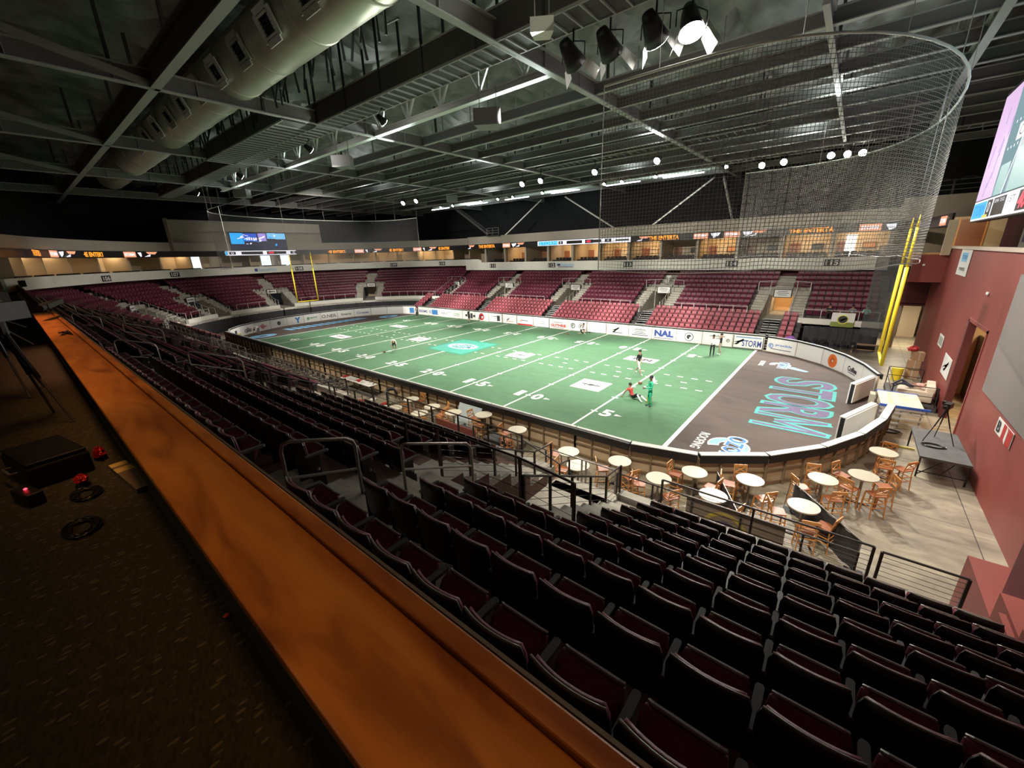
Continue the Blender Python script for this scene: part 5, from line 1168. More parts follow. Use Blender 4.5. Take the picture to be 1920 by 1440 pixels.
for i in range(22): put_rect(mb, (-.026, .1, 1.3+i*.13), (0, -1, .3), (0, .3, 1), .2, .05, M_WHITE)
mb.build('stripes', e)
goal(-29.8, 'yellow goal post at the far end, facing the camera', True)

# ---------------------------------------------------------------- cafe tables and chairs
def make_table():
    e = empty('cafe_table'); mb = MB(); mb.cyl(0, 0, 1.035, 1.07, .41, M_TOP, 36); mb.cyl(0, 0, 1.02, 1.035, .40, M_TAN, 36); mb.build('table_top', e)
    mb = MB(); mb.cyl(0, 0, .03, 1.02, .04, M_RAIL, 12); mb.build('pedestal', e)
    mb = MB(); mb.bar((-.32, 0, .02), (.32, 0, .02), .07, .03, M_BLACK); mb.bar((0, -.32, .02), (0, .32, .02), .07, .03, M_BLACK); mb.build('foot', e); return e
def make_chair():
    e = empty('bar_chair'); m = M_WOODC
    mb = MB(); mb.prism([(-.22, -.2), (-.18, .2), (.18, .2), (.22, -.2)], .73, .765, mat('reddish_seat_wood', (.36, .12, .05), .35, noise=.3, nscale=14)); mb.build('seat', e, .008)
    for x, y, x2, y2 in ((-.19, .17, -.21, .2), (.19, .17, .21, .2)): mb = MB(); mb.bar((x2, y2, 0), (x, y, .73), .036, .036, m); mb.build('leg', e)
    for s in (-1, 1): mb = MB(); mb.tube([(s*.21, -.24, 0), (s*.20, -.19, .6), (s*.20, -.20, .8), (s*.205, -.27, 1.14)], .019, m, 6); mb.build('back_leg', e)
    mb = MB(); mb.bar((-.20, -.265, 1.11), (.20, -.265, 1.11), .03, .09, m); mb.build('top_slat', e); mb = MB(); mb.bar((-.2, -.21, .86), (.2, -.21, .86), .025, .035, m); mb.build('lower_slat', e)
    mb = MB(); mb.bar((-.19, -.215, .87), (.19, -.262, 1.08), .02, .03, m); mb.bar((.19, -.215, .87), (-.19, -.262, 1.08), .02, .03, m); mb.build('cross_back', e)
    mb = MB()
    for z, k in ((.28, 0), (.45, 1)): 
        mb.bar((-.2, .19, z), (.2, .19, z), .022, .022, m); mb.bar((-.2, -.21, z+.08), (.2, -.21, z+.08), .022, .022, m)
        for s in (-1, 1): mb.bar((s*.2, .19, z+.04), (s*.2, -.2, z+.04), .022, .022, m)
    mb.build('stretchers', e); return e
TT = [  # x, y, chairs as (angle around table, distance), words
 (28.1, -12.67, [(200, .62), (-20, .62), (-75, .66)], 'front table before the black screen'),
 (29.48, -9.53, [(240, .6), (-55, .62), (150, .6), (20, .62)], 'second table behind it to the right'),
 (28.45, -10.55, [(215, .62), (110, .6), (-60, .66)], 'table close to the curved boards, right of the screen'),
 (26.59, -11.99, [(120, .58), (190, .6), (-40, .64)], 'table between the two black screens'),
 (25.86, -13.65, [(-15, .6)], 'front table behind the gold crest banner'),
 (24.99, -12.53, [(175, .62), (-12, .62)], 'table left of the first black screen'),
 (24.16, -13.65, [(-35, .64), (200, .6)], 'table beside the dark railing post'),
 (22.61, -13.33, [(215, .6), (-30, .64)], 'table right of the railing gate'),
 (21.54, -14.49, [(190, .6)], 'table behind the stair railing'),
 (20.7, -13.78, [(180, .62)], 'table just left of the railing gate'),
 (30.06, -7.07, [(75, .6), (-85, .62), (-40, .7)], 'rearmost table beside the camera platform'),
 (17.82, -13.34, [(190, .62), (-100, .6)], 'table below the five yard line'),
 (15.41, -12.92, [(185, .62), (-70, .62)], 'table before the open black case'),
 (13.98, -13.58, [(-95, .6)], 'table before the red banner'),
 (12.47, -13.66, [(60, .6), (10, .62)], 'table next to the pale panel'),
 (12.65, -14.6, [(-30, .6)], 'table nearest the front seats in that group'),
 (10.63, -13.57, [(-60, .62), (95, .6)], 'table right of the bending person'),
 (10.98, -14.88, [(0, .62)], 'leftmost table, close to the front seats'),
]
SEEN = set()
tp = make_table(); cp = make_chair(); ft = fc = True
for (x, y, ch, w) in TT:
    t = tp if ft else copy_tree(tp); ft = False; t.location = (x, y, 0); tag(t, 'round cream topped high table, '+w, 'table', 'cream cafe tables')
    for k, (a, r) in enumerate(ch):
        c = cp if fc else copy_tree(cp); fc = False; an = math.radians(a); c.location = (x+r*math.cos(an), y+r*math.sin(an), 0); c.rotation_euler.z = an+PI/2
        side = 'right' if math.cos(an) > .5 else 'left' if math.cos(an) < -.5 else 'near' if math.sin(an) < 0 else 'far'
        lb = 'bar chair, %s side of the %s' % (side, w); lb = 'second '+lb if lb in SEEN else lb; SEEN.add(lb)
        tag(c, lb, 'chair', 'wooden bar chairs')
# black privacy screens
def screen(a, b, lab):
    A, B = Vector((*a, 0)), Vector((*b, 0)); e = empty('privacy_screen', (A+B)/2, 0, lab, 'screen'); c = (A+B)/2
    mb = MB(); folds(mb, [tuple((A-c)[:2]), tuple((B-c)[:2])], .05, 1.0, M_DRAPE, .03, .08); mb.build('cloth', e)
    mb = MB(); mb.tube([A-c+Z*1.02, B-c+Z*1.02], .018, M_RAIL, 6); mb.build('top_pole', e)
    for p in (A, B): mb = MB(); mb.tube([p-c, p-c+Z*1.03], .018, M_RAIL, 6); mb.box(p.x-c.x-.2, p.x-c.x+.2, p.y-c.y-.2, p.y-c.y+.2, 0, .015, M_BLACK); mb.build('pole_and_base', e)
screen((25.62, -12.05), (26.75, -14.3), 'black cloth privacy screen between the first and second tables of the curve'); screen((27.78, -11.35), (29.42, -13.55), 'black cloth privacy screen right of the front table')
# open case lids and panels among the left tables
def lean_panel(loc, w, d, h, m, lab, cat, name):
    mb = MB(); x, y, z = loc; mb.add([(-w/2, -d, 0), (w/2, -d, 0), (w/2, d, h), (-w/2, d, h), (-w/2, -d+.04, 0), (w/2, -d+.04, 0), (w/2, d+.04, h), (-w/2, d+.04, h)], [(0, 1, 2, 3), (7, 6, 5, 4), (0, 4, 5, 1), (1, 5, 6, 2), (2, 6, 7, 3), (3, 7, 4, 0)], m); o = mb.build(name); o.location = loc; return tag(o, lab, cat)
lean_panel((14.1, -12.75, 0), 1.6, .25, 1.1, mat('pale_blue_panel', (.45, .55, .58), .3), 'pale blue panel leaning on the tan boards', 'panel', 'leaning_panel')
for k, x in enumerate((15.0, 17.0)):
    mb = MB(); mb.prism([(-.5, -.35), (.45, -.3), (.5, .3), (-.4, .35)], .0, .55, M_PAD); o = mb.build('equipment_case'); o.location = (x-.1, -13.9+.2*k, 0); tag(o, 'black case on the concourse, %s from the left by the tables' % ORD[k], 'case')
# railing lines on the concourse edge
railing('dark wire railing between the entrance stairs and the tables', [(17.4, -15.6, .9), (19.0, -15.6, .9), (20.9, -15.6, .9)], 1.05, M_RAILD, 5)
railing('tall grey gate railing beside the stairs', [(21.0, -15.4, .0), (22.2, -15.4, .0), (22.35, -15.4, .0), (23.4, -15.4, .0)], 1.9, M_RAIL, 8)
railing('dark post railing at the top of the floor steps', [(20.9, -16.9, 1.9), (22.1, -16.6, 1.3), (22.2, -16.2, 1.3)], .95, M_RAILD, 0)
railing('dark wire railing along the concourse before the tables', [(23.5, -15.5, 0), (24.6, -15.5, 0), (25.7, -15.5, 0), (26.9, -15.5, 0), (28.2, -15.5, 0), (29.2, -15.5, 0)], 1.9, M_RAILD, 8)
mb = MB(); mb.box(17.4, 23.5, -17.0, -15.55, 0, .9, M_TREAD)
for k in range(6): mb.box(24.4, 25.5, -17.2+.28*k-.3, -17.2+.28*(k+1)-.3, 0, 1.7-.28*k, M_TREAD)
mb.box(23.55, 24.4, -17.3, -15.9, 0, 1.15, mat('pink_concrete', (.3, .22, .19), .7)); mb.box(22.2, 24.3, -17.3, -16.6, 0, 1.9, M_TREAD)
struct(mb, 'floor')
# vinyl crest banner on the front railing
e = empty('railing_banner', (26.55, -15.46, 1.35), 0, 'brown vinyl banner with round gold crest on the concourse railing', 'banner'); M_BAN = mat('brown_slatted_banner', (.20, .14, .10), .7)
mb = MB(); mb.box(-1.0, 1.3, -.02, .02, -.55, .55, M_BAN); mb.build('sheet', e); mb = MB(); put_disc(mb, (.0, -.02, -.15), X, Z, 1.1, 1.1, mat('gold_print', (.42, .32, .05), .6), inner=.8); put_disc(mb, (0, -.02, -.15), X, Z, .6, .6, mat('purple_print', (.08, .05, .10), .6)); put_disc(mb, (.05, -.025, -.1), X, Z, .3, .3, mat('gold_print', (.42, .32, .05), .6)); mb.build('crest', e)
e = empty('railing_banner', (15.9, -15.5, 1.35), 0, 'brick red banner with pale letters on the railing near the tables', 'banner'); mb = MB(); mb.box(-.9, 1.5, -.02, .02, -.4, .35, mat('brick_red_banner', (.30, .07, .05), .7)); mb.build('sheet', e); mb = MB(); put_text(mb, 'BRK', (1.0, .02, 0), -X, Z, .9, .45, M_WHITE, .03); mb.build('lettering', e)

# ---------------------------------------------------------------- things at the right end
e = empty('camera_platform', (31.75, -5.1, 0), 0, 'low dark camera platform deck by the maroon wall', 'platform')
mb = MB(); mb.box(-.62, .72, -1.1, 2.1, .78, .86, mat('worn_grey_deck', (.10, .10, .10), .7, noise=.3, nscale=3)); mb.build('deck', e)
for x, y in ((-.58, -1.05), (.68, -1.05), (-.58, 2.05), (.68, 2.05)): mb = MB(); mb.bar((x, y, 0), (x, y, .78), .05, .05, M_BLACK); mb.build('leg', e)
mb = MB(); mb.bar((-.58, -1.05, .1), (0, -1.05, .75), .03, .03, M_BLACK); mb.bar((-.58, -1.05, .25), (.68, -1.05, .25), .03, .03, M_BLACK); mb.bar((0, -1.05, .2), (.3, -1.05, .75), .03, .03, M_BLACK); mb.build('brace', e)
tripod((31.75, -4.3, .86), 1.3, 'black camera tripod standing on the low camera platform', 1.2, .5, ml=M_BLACK)
coil((31.6, -4.9, .86), .25, 5, M_CAB, 'coiled black cable on the camera platform', th=.012); coil((30.6, -1.6, 0), .3, 4, M_CAB, 'black cable loop on the concourse beside the ramp', th=.015)
mb = MB(); mb.box(30.0, 31.35, -3.5, -3.42, 0, .08, mat('yellow_edge_strip', (.6, .5, .15), .6)); tag(mb.build('floor_strip'), 'black and yellow cable cover strip on the floor', 'strip')
e = empty('folding_ramp', (30.9, .3, 0), .03, 'cream topped ramp table with blue edges at the gate opening', 'ramp')
mb = MB(); mb.box(-.75, .75, -1.1, 1.3, .98, 1.04, mat('cream_ramp_top', (.78, .70, .50), .4)); mb.build('top_panel', e); mb = MB(); mb.box(-.8, .8, 1.28, 1.36, .96, 1.06, mat('blue_edge', (.04, .12, .5), .4)); mb.box(-.8, .95, -1.16, -1.08, .96, 1.06, MATS['blue_edge']); mb.build('blue_edging', e)
mb = MB()
for z in (.15, .4, .65, .85): mb.box(-.75, .8, -1.15, -1.1, z, z+.09, M_RAILW)
for x in (-.7, 0, .7): mb.bar((x, -1.12, 0), (x, -1.12, 1), .05, .05, M_RAIL); mb.bar((x, 1.2, 0), (x, 1.2, 1), .05, .05, M_RAIL)
mb.build('folding_frame', e)
mb = MB(); mb.box(-.1, .1, -.3, .3, 0, .95, M_TOP); o = mb.build('rolled_panel'); o.location = (29.95, 1.2, 0); tag(o, 'cream upright panel at the gate opening', 'panel')
mb = MB(); mb.tube([(0, 0, 0), (0, 0, .78)], .24, M_YEL, 18, .29); o = mb.build('waste_bin'); o.location = (31.35, 8.6, 0); tag(o, 'round bright yellow bin behind the ramp', 'bin')
mb = MB(); mb.tube([(0, 0, 0), (0, 0, 1.1)], .12, mat('orange_plastic', (.9, .35, .02), .4), 10, .12); o = mb.build('warning_post'); o.location = (33.6, 1.2, 0); tag(o, 'yellow orange post inside the doorway', 'post')
M_CARD = mat('brown_carton', (.45, .28, .15), .7)
for k, (x, y, z, s) in enumerate(((32.1, 9.6, 0, .6), (32.1, 9.6, .6, .55), (32.2, 9.7, 1.15, .5))):
    mb = MB(); mb.box(-s/2, s/2, -s/2, s/2, 0, .55, M_CARD); mb.box(-.03, .03, -s/2-.002, s/2+.002, .02, .553, M_TOP); o = mb.build('carton'); o.location = (x, y, z); o.rotation_euler.z = .1*k; tag(o, 'brown carton in the pile by the maroon wall, %s' % ('lowest', 'middle', 'topmost')[k], 'box', 'cartons by the wall')
crumple((31.9, 9.8, 1.85), (.3, .25, .18), M_RED, 'bright red bag on top of the cartons', 'bag', 'red_bag', 8)
e = empty('sofa', (31.75, 3.8, 0), -.1, 'pale cushioned sofa on the platform by the wall', 'sofa'); M_SOFA = mat('pale_sofa_fabric', (.62, .52, .40), .8)
mb = MB(); mb.box(-.7, .6, -.9, .9, .5, .75, M_SOFA); mb.build('seat_cushion', e, .05); mb = MB(); mb.box(.4, .75, -.9, .9, .7, 1.15, M_SOFA); mb.build('backrest', e, .05); mb = MB(); mb.box(-.7, .7, -1.05, -.85, .4, .95, M_SOFA); mb.build('armrest', e, .04); mb = MB(); mb.box(-.7, .7, -.95, .95, .3, .5, M_SUITED); mb.build('base', e)
mb = MB(); mb.box(30.7, XW-.1, 2.4, 6.4, .0, .3, M_STEELD); tag(mb.build('low_platform'), 'low dark platform carrying the sofa', 'platform')
railing('black guard railing round the sofa platform', [(XW-.2, 2.4, .3), (30.75, 2.4, .3), (30.75, 6.4, .3), (XW-.4, 6.4, .3)], 1.0, M_BLACK, 1, wr=.018)
e = empty('wooden_bench', (29.95, 16.0, 0), 0, 'long pale wooden bench table before the black drape', 'bench'); mb = MB(); mb.box(-.95, .95, -.2, .2, .68, .74, M_CARD); mb.build('bench_top', e); mb = MB(); mb.box(-.9, .9, -.03, .03, .25, .3, M_CARD); mb.build('stretcher', e)
for s in (-.88, .88): mb = MB(); mb.box(s-.03, s+.03, -.18, .18, 0, .68, M_CARD); mb.build('leg', e)
def fold_chair():
    e = empty('folding_chair'); mb = MB(); mb.box(-.2, .2, -.2, .2, .42, .45, M_BLACK); mb.build('seat', e); mb = MB(); mb.box(-.2, .2, .18, .21, .62, .85, M_BLACK); mb.build('backrest', e)
    for s in (-1, 1): mb = MB(); mb.tube([(s*.21, -.2, 0), (s*.21, .2, .85)], .012, M_STEELD, 5); mb.tube([(s*.21, .22, 0), (s*.21, -.15, .45)], .012, M_STEELD, 5); mb.build('side_frame', e)
    return e
fcp = fold_chair()
for k, x in enumerate((25.9, 26.6, 27.2, 27.85, 28.5, 29.1)):
    c = fcp if k == 0 else copy_tree(fcp); c.location = (x, 16.1-.1*k, 0); c.rotation_euler.z = .1*(k % 3-1)*1.0; tag(c, 'black folding chair before the pleated drape, %s from the left' % ORD[k], 'chair', 'black folding chairs')
e = empty('crest_flag', (28.1, 16.75, 2.35), 0, 'white green and yellow flag with round crest over the drape', 'flag'); mb = MB(); mb.box(-.75, .75, -.02, 0, -.1, .65, M_WHITE); mb.box(-.75, .75, -.02, 0, -.5, -.1, mat('olive_flag', (.25, .3, .06), .7)); mb.build('cloth', e); mb = MB(); put_disc(mb, (0, -.021, .12), X, Z, .75, .75, mat('lemon_print', (.75, .7, .12), .6)); put_disc(mb, (0, -.025, .12), X, Z, .6, .6, M_INK); bird(MATS['lemon_print'], 0, .6)(mb, (0, -.03, .12), X, Z, 1); mb.build('crest', e)
M_PURP = mat('purple_tinsel', (.22, .08, .35), .4)
crumple((25.0, 13.9, .95), (.4, .3, .35), M_PURP, 'heap of purple and white pompoms on the last lower seats', 'decoration', 'pompom_heap', 4)
crumple((27.3, 12.2, .25), (.4, .3, .25), M_INK, 'dark bag with bits on the floor behind the curved boards', 'bag', 'kit_bag', 6)
mb = MB(); mb.box(-.5, .5, -.2, .2, 0, .9, M_BLUED); o = mb.build('blue_mat'); o.location = (26.2, 13.4, 0); tag(o, 'folded blue mat behind the boards', 'mat')
mb = MB()
for k, (x, w) in enumerate(((9.0, 3.6),)): mb.box(0, w, -.3, .3, .72, .76, M_WHITE); mb.box(.1, w-.1, -.28, .28, 0, .05, M_STEELD); [mb.bar((q, 0, 0), (q, 0, .72), .05, .05, M_RAIL) for q in (.2, w-.2)]
o = mb.build('scorer_table'); o.location = (2.2, -12.85, 0); tag(o, 'white topped table behind the near boards', 'table')
for k in range(14):
    mb = MB(); random.seed(k+100); mb.box(-.18, .18, -.15, .15, 0, .08, M_WHITE if k % 4 else M_RED); o = mb.build('folded_towel'); o.location = (2.5+.42*k, -12.85 if k < 8 else -13.3-.3*(k % 3), .76 if k < 8 else 0); o.rotation_euler.z = random.random()*3; tag(o, '%s towel by the near boards, %s from the left' % ('white' if k % 4 else 'red', ORD[k]), 'towel', 'towels by the near boards')
e = empty('orange_bottle_crate', (20.28, -4.3, .02), .2, 'orange drinks box on the turf between sitter and standing person', 'box'); mb = MB(); mb.box(-.13, .13, -.1, .1, 0, .38, mat('orange_box', (.9, .38, .03), .5)); mb.build('body', e, .02); mb = MB(); mb.box(-.1, .1, -.08, .08, .38, .43, M_YEL); mb.build('lid', e)
def ball(x, y, lab, m=mat('brown_ball', (.2, .07, .03), .5)):
    mb = MB(); mb.smooth = True; mb.ell((0, 0, 0), (.15, .09, .09), m, 12, 8); o = mb.build('football'); o.location = (x, y, .11); tag(o, lab, 'ball')
ball(18.5, -1.3, 'small ball on the turf by the walking person'); ball(-4.4, -5.3, 'ball on the turf before the bending person'); ball(5.6, 10.6, 'ball near the kneeling person at the far boards')
mb = MB(); mb.tube([(0, 0, 0), (0, 0, .32)], .14, M_WHITE, 14, .02); mb.box(-.18, .18, -.18, .18, 0, .02, M_WHITE); o = mb.build('marker_cone'); o.location = (19.0, -.2, .02); tag(o, 'small white marker cone on the five yard line', 'cone')

span_rail(-16, 15, -15.5, 0, 'long silver wire railing behind the near boards, left of the tables', M_RAIL, 26, 9, 1.75)
for k in range(20):
    c = copy_tree(fcp); c.location = (-13.5+.85*k, -13.4-.04*(k % 3), 0); c.rotation_euler.z = PI+.06*(k % 5-2); tag(c, 'black folding chair behind the near boards, %s from the far left' % ORD[k], 'chair', 'black folding chairs behind the boards')
# ---------------------------------------------------------------- people
def cloth(name, col, rough=.8): return mat(name, col, rough)
def person(loc, rz, J, mats, label, hair=None, scale=1.0, hat=None, fingers=True):
    """J: dict of joints in metres, local frame (faces -y). One continuous skinned surface."""
    segs = [('pelvis', 'waist', 'top'), ('waist', 'chest', 'top'), ('chest', 'neck', 'skin'), ('neck', 'head0', 'skin'), ('head0', 'head1', 'skin')]
    for s in 'LR':
        segs += [('chest', 'sh'+s, 'top'), ('sh'+s, 'el'+s, 'sleeve'), ('el'+s, 'wr'+s, 'fore'), ('wr'+s, 'pa'+s, 'skin'), ('pelvis', 'hi'+s, 'bot'), ('hi'+s, 'kn'+s, 'bot'), ('kn'+s, 'an'+s, 'shin'), ('an'+s, 'to'+s, 'shoe')]
    rad = {'pelvis': .135, 'waist': .13, 'chest': .15, 'neck': .055, 'head0': .085, 'head1': .095, 'sh': .068, 'el': .045, 'wr': .03, 'pa': .036, 'hi': .10, 'kn': .062, 'an': .042, 'to': .036, 'f': .0095}
    names = list(J); P = {k: Vector(v) for k, v in J.items()}; ed = [(a, b, c) for a, b, c in segs]
    for s in 'LR':
        P['pa'+s] = P['pa'+s] if 'pa'+s in P else P['wr'+s]+(P['wr'+s]-P['el'+s]).normalized()*.09
        d = (P['pa'+s]-P['wr'+s]).normalized(); side = d.cross(Vector((0, 1, 0))); side = side.normalized() if side.length > .1 else Vector((1, 0, 0)); dn = d.cross(side)
        if fingers:
            for q, (o, l) in enumerate(((-.033, .062), (-.011, .078), (.011, .072), (.033, .055))):
                a, b_, c_ = 'f%s%da' % (s, q), 'f%s%db' % (s, q), 'pa'+s
                P[a] = P['pa'+s]+side*o+d*.035; P[b_] = P[a]+d*l*.8+dn*.02*(q+1)*.4; ed += [(c_, a, 'skin'), (a, b_, 'skin')]
            P['t%s' % s] = P['wr'+s]+d*.04-side*.055; ed.append(('wr'+s, 't%s' % s, 'skin'))
    keys = list(P); idx = {k: i for i, k in enumerate(keys)}
    me = bpy.data.meshes.new('skeleton'); me.from_pydata([P[k] for k in keys], [(idx[a], idx[b]) for a, b, _ in ed], []); o = bpy.data.objects.new('person', me); COL.objects.link(o)
    sk = o.modifiers.new('skin', 'SKIN'); sk.use_smooth_shade = True; sk.branch_smoothing = .4
    lay = me.skin_vertices[0].data if me.skin_vertices else None
    if lay is None: return
    for k in keys:
        b = k[:-1] if k not in rad and k[:-1] in rad else k; r = rad.get(b, .0095 if k[0] == 'f' or k[0] == 't' else .05)
        if b in ('pelvis', 'waist', 'chest'): lay[idx[k]].radius = (r, r*.72)
        elif b in ('sh', 'el', 'hi') and mats.get('loose'): lay[idx[k]].radius = (r*1.2, r*1.2)
        else: lay[idx[k]].radius = (r, r)
        lay[idx[k]].use_root = (k == 'pelvis')
    ss = o.modifiers.new('sub', 'SUBSURF'); ss.levels = 1; ss.render_levels = 1
    bpy.context.view_layer.update(); dg = bpy.context.evaluated_depsgraph_get(); nm = bpy.data.meshes.new_from_object(o.evaluated_get(dg))
    bpy.data.objects.remove(o); MK = ['skin', 'top', 'bot', 'sleeve', 'fore', 'shin', 'shoe']; nm.materials.clear()
    for k in MK: nm.materials.append(mats.get(k) or {'sleeve': mats['top'], 'fore': M_SKIN, 'shin': mats['bot'], 'shoe': M_BLACK, 'skin': M_SKIN}[k])
    for p in nm.polygons:
        c = p.center; best = 1e9; bm_ = 'skin'
        for a, b, m in ed:
            A, B = P[a], P[b]; AB = B-A; t = max(0, min(1, (c-A).dot(AB)/max(1e-9, AB.length_squared))); dd = (c-(A+AB*t)).length-rad.get(a if a in rad else a[:-1], .01)*.5
            if dd < best: best = dd; bm_ = m
        p.material_index = MK.index(bm_); p.use_smooth = True
    ob = bpy.data.objects.new('person', nm); COL.objects.link(ob); ob.location = loc; ob.rotation_euler.z = rz; ob.scale = (scale,)*3; tag(ob, label, 'person')
    hd = (P['head1']-P['head0']).normalized(); hc = (P['head0']+P['head1'])/2; fw = Vector((0, -1, 0)); fw = (fw-hd*fw.dot(hd)); fw = fw.normalized() if fw.length > .1 else X; rt = hd.cross(fw)
    mb = MB(); mb.smooth = True; c = hc+hd*.055-fw*.02; mb.ell((0, 0, 0), (.098, .105, .095), hair or M_HAIR, 12, 8); M = Matrix((rt, -fw, hd)).transposed().to_4x4(); M.translation = c; mb.v = [tuple(M @ Vector(v)) for v in mb.v]; mb.build('hair', ob)
    mb = MB(); fc = hc+fw*.088; 
    for s in (-1, 1): mb.ell(tuple(fc+rt*s*.034+hd*.01), (.012, .01, .008), M_BLACK, 8, 6); mb.ell(tuple(hc+rt*s*.095), (.012, .02, .03), mats.get('skin') or M_SKIN, 8, 6)
    mb.ell(tuple(fc+fw*.012-hd*.02), (.014, .02, .02), mats.get('skin') or M_SKIN, 8, 6); mb.ell(tuple(fc-hd*.055+fw*.0), (.025, .01, .006), mat('lips', (.3, .09, .08), .5), 8, 6); mb.build('face_features', ob)
    return ob
def stand(lean=0, step=0, armL=None, armR=None, h=1.0):
    J = dict(pelvis=(0, 0, .95), waist=(0, -.01, 1.08), chest=(0, -lean*.5, 1.36), neck=(0, -lean*.8, 1.50), head0=(0, -lean*.9-.01, 1.58), head1=(0, -lean-.02, 1.70),
             hiL=(-.10, 0, .88), knL=(-.11, -.02-step*.5, .49), anL=(-.12, .02-step, .09), toL=(-.13, -.14-step, .03), hiR=(.10, 0, .88), knR=(.11, -.03+step*.2, .49), anR=(.12, .02+step, .09+abs(step)*.3), toR=(.13, -.14+step, .03+abs(step)*.1),
             shL=(-.19, -lean*.6, 1.42), shR=(.19, -lean*.6, 1.42))
    aL = armL or [(-.26, .02, 1.14), (-.27, -.06, .90)]; aR = armR or [(.26, .02, 1.14), (.27, -.06, .90)]
    J['elL'], J['wrL'] = aL[:2]; J['elR'], J['wrR'] = aR[:2]; return J
GREEN = cloth('bright_green_cloth', (.03, .48, .27)); WHITE = cloth('white_shirt', (.75, .75, .72)); BLK = cloth('black_clothes', (.012, .012, .014)); GREYC = cloth('grey_clothes', (.2, .2, .21)); REDC = cloth('red_shirt', (.5, .05, .04)); NAVYC = cloth('navy_trousers', (.03, .035, .07)); SKD = mat('dark_skin', (.14, .07, .045), .6)
def face_to(a, b): return math.atan2(b[0]-a[0], -(b[1]-a[1]))   # rotation so that local -y looks at b
person((20.5, -4.85, .02), -.9, stand(0, .05, [(-.27, -.02, 1.16), (-.10, -.26, 1.12)], [(.27, -.02, 1.16), (.08, -.28, 1.10)]), dict(top=GREEN, bot=GREEN, fore=GREEN, skin=SKD), 'person in bright green tracksuit standing on the turf holding something white', scale=1.03)
mb = MB(); mb.ell((0, 0, 0), (.09, .05, .05), M_WHITE, 10, 7); o = mb.build('held_towel'); o.location = (20.26, -5.05, 1.18); tag(o, 'small white bundle in the hands of the green dressed person', 'towel')
sit = dict(pelvis=(0, 0, .12), waist=(0, .08, .25), chest=(0, .2, .50), neck=(0, .25, .64), head0=(0, .24, .72), head1=(0, .22, .84), hiL=(-.1, -.06, .11), knL=(-.14, -.42, .42), anL=(-.16, -.72, .09), toL=(-.17, -.86, .05), hiR=(.1, -.06, .11), knR=(.14, -.45, .28), anR=(.16, -.85, .07), toR=(.17, -.98, .08),
           shL=(-.19, .24, .56), shR=(.19, .24, .56), elL=(-.27, .42, .33), wrL=(-.30, .50, .06), elR=(.28, .40, .33), wrR=(.32, .46, .06), paL=(-.31, .57, .03), paR=(.34, .53, .03))
person((19.2, -4.1, .02), 1.25, sit, dict(top=REDC, bot=BLK, sleeve=M_SKIN, shin=WHITE, shoe=WHITE), 'person sitting on the turf leaning back on both hands')
person((17.5, .8, .02), 1.35, stand(.04, .32), dict(top=BLK, bot=WHITE, shin=M_SKIN, sleeve=BLK, shoe=WHITE), 'person in dark vest and white shorts walking on the turf')
person((20.35, 8.8, .02), .2, stand(0, .04, [(-.27, 0, 1.16), (-.12, -.24, 1.1)]), dict(top=WHITE, bot=BLK, fore=WHITE, skin=SKD), 'person in white top and black leggings by the far boards')
person((20.75, 9.6, .02), -1.3, stand(0, .06, None, [(.27, -.1, 1.3), (.16, -.2, 1.52)]), dict(top=BLK, bot=cloth('camo_trousers', (.35, .3, .22)), shoe=WHITE), 'person in black vest and pale trousers beside the white shirted one')
bend = dict(pelvis=(0, .15, .88), waist=(0, 0, .98), chest=(0, -.28, .98), neck=(0, -.42, .90), head0=(0, -.50, .84), head1=(0, -.58, .74), hiL=(-.1, .14, .82), knL=(-.11, .05, .46), anL=(-.12, .12, .09), toL=(-.13, -.04, .03), hiR=(.1, .14, .82), knR=(.11, .05, .46), anR=(.12, .12, .09), toR=(.13, -.04, .03),
            shL=(-.19, -.34, .96), shR=(.19, -.34, .96), elL=(-.22, -.42, .7), wrL=(-.2, -.5, .45), elR=(.22, -.42, .7), wrR=(.2, -.5, .45))
person((-4.5, -4.1, .02), .9, bend, dict(top=WHITE, bot=BLK, shin=M_SKIN, shoe=WHITE), 'person in white shirt and black shorts bending down on the turf')
person((-9.75, 11.15, .02), 2.8, stand(.03, .12), dict(top=BLK, bot=BLK, shin=M_SKIN, fore=SKD), 'person in black standing near the far boards')
person((-18.9, 9.9, .02), .3, stand(0, .1), dict(top=GREYC, bot=BLK, shin=M_SKIN), 'person standing on the turf at the far corner')
kneel = dict(sit); 
kn = dict(pelvis=(0, .1, .45), waist=(0, .04, .6), chest=(0, -.12, .82), neck=(0, -.2, .95), head0=(0, -.24, 1.02), head1=(0, -.3, 1.12), hiL=(-.1, .08, .42), knL=(-.12, -.22, .12), anL=(-.12, .2, .07), toL=(-.12, .33, .04), hiR=(.1, .08, .42), knR=(.12, -.3, .5), anR=(.12, -.32, .09), toR=(.12, -.46, .03), shL=(-.18, -.14, .86), shR=(.18, -.14, .86), elL=(-.24, -.3, .6), wrL=(-.15, -.45, .4), elR=(.24, -.3, .62), wrR=(.15, -.45, .45))
person((6.7, 11.7, .02), 1.3, kn, dict(top=WHITE, bot=BLK, shin=M_SKIN, shoe=WHITE), 'person in white kneeling by the far boards')
person((-26.2, -8.2, .02), .6, bend, dict(top=WHITE, bot=GREYC, shin=M_SKIN), 'person in white bending at the far corner board')
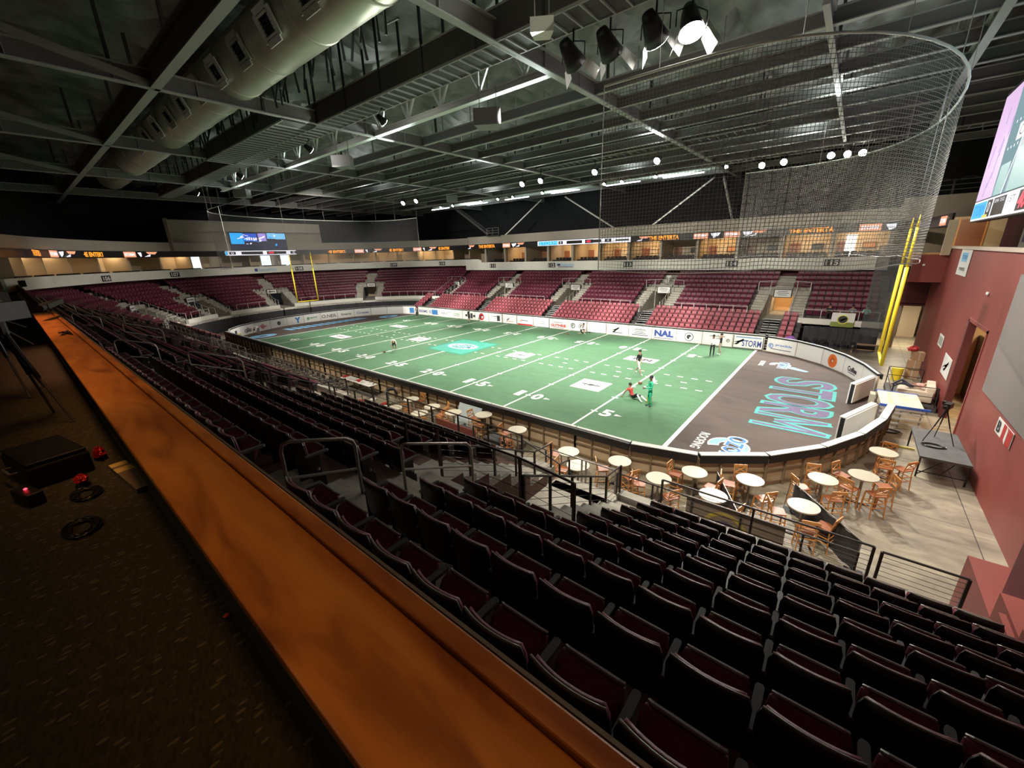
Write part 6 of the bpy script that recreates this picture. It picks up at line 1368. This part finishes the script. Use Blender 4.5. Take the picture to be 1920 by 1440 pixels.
person((8.0, -13.25, 0), 2.68, bend, dict(top=BLK, bot=GREYC, skin=M_SKIN), 'person in black shirt bending over the near tables behind the boards', hair=mat('blond_hair', (.4, .28, .12), .7), scale=1.05)
lie = dict(pelvis=(0, 0, .9), waist=(0, .16, .92), chest=(0, .42, .98), neck=(0, .56, 1.03), head0=(0, .63, 1.05), head1=(0, .74, 1.08), hiL=(-.1, -.06, .9), knL=(-.12, -.42, 1.2), anL=(-.13, -.8, .9), toL=(-.13, -.92, .93), hiR=(.1, -.06, .9), knR=(.12, -.45, 1.1), anR=(.12, -.86, .88), toR=(.12, -.98, .92), shL=(-.18, .45, .98), shR=(.18, .45, .98), elL=(-.28, .25, .92), wrL=(-.12, .12, 1.05), elR=(.28, .25, .92), wrR=(.1, .1, 1.05))
person((31.6, 4.0, -.03), -1.2, lie, dict(top=cloth('pink_shirt', (.55, .3, .25)), bot=NAVYC, shoe=M_SKIN), 'person in dark trousers lying back on the pale sofa')
ssit = dict(sit); seat_p = dict(pelvis=(0, 0, .5), waist=(0, .03, .64), chest=(0, .06, .9), neck=(0, .05, 1.04), head0=(0, .03, 1.12), head1=(0, .01, 1.24), hiL=(-.1, -.06, .5), knL=(-.12, -.45, .5), anL=(-.12, -.5, .1), toL=(-.12, -.64, .05), hiR=(.1, -.06, .5), knR=(.12, -.45, .5), anR=(.12, -.5, .1), toR=(.12, -.64, .05), shL=(-.18, .06, .96), shR=(.18, .06, .96), elL=(-.26, -.02, .7), wrL=(-.12, -.25, .68), elR=(.26, -.02, .7), wrR=(.12, -.25, .68))
for k, (x, mm, lab) in enumerate(((27.1, BLK, 'person in black sitting in the front row of the far stand, leftmost of three'), (28.6, GREYC, 'person in grey sitting in the front row of the far stand, middle of three'), (29.5, cloth('teal_shirt', (.25, .6, .55)), 'person in pale teal shirt leaning in the front row of the far stand'))):
    person((x, 17.75, Z0-.02), 0, seat_p, dict(top=mm, bot=BLK), lab, fingers=False)
person((11.9, 22.2, row_z(6)-.1), 0, seat_p, dict(top=WHITE, bot=WHITE, skin=SKD), 'person in white sitting on the far stairs under sign 113', fingers=False)
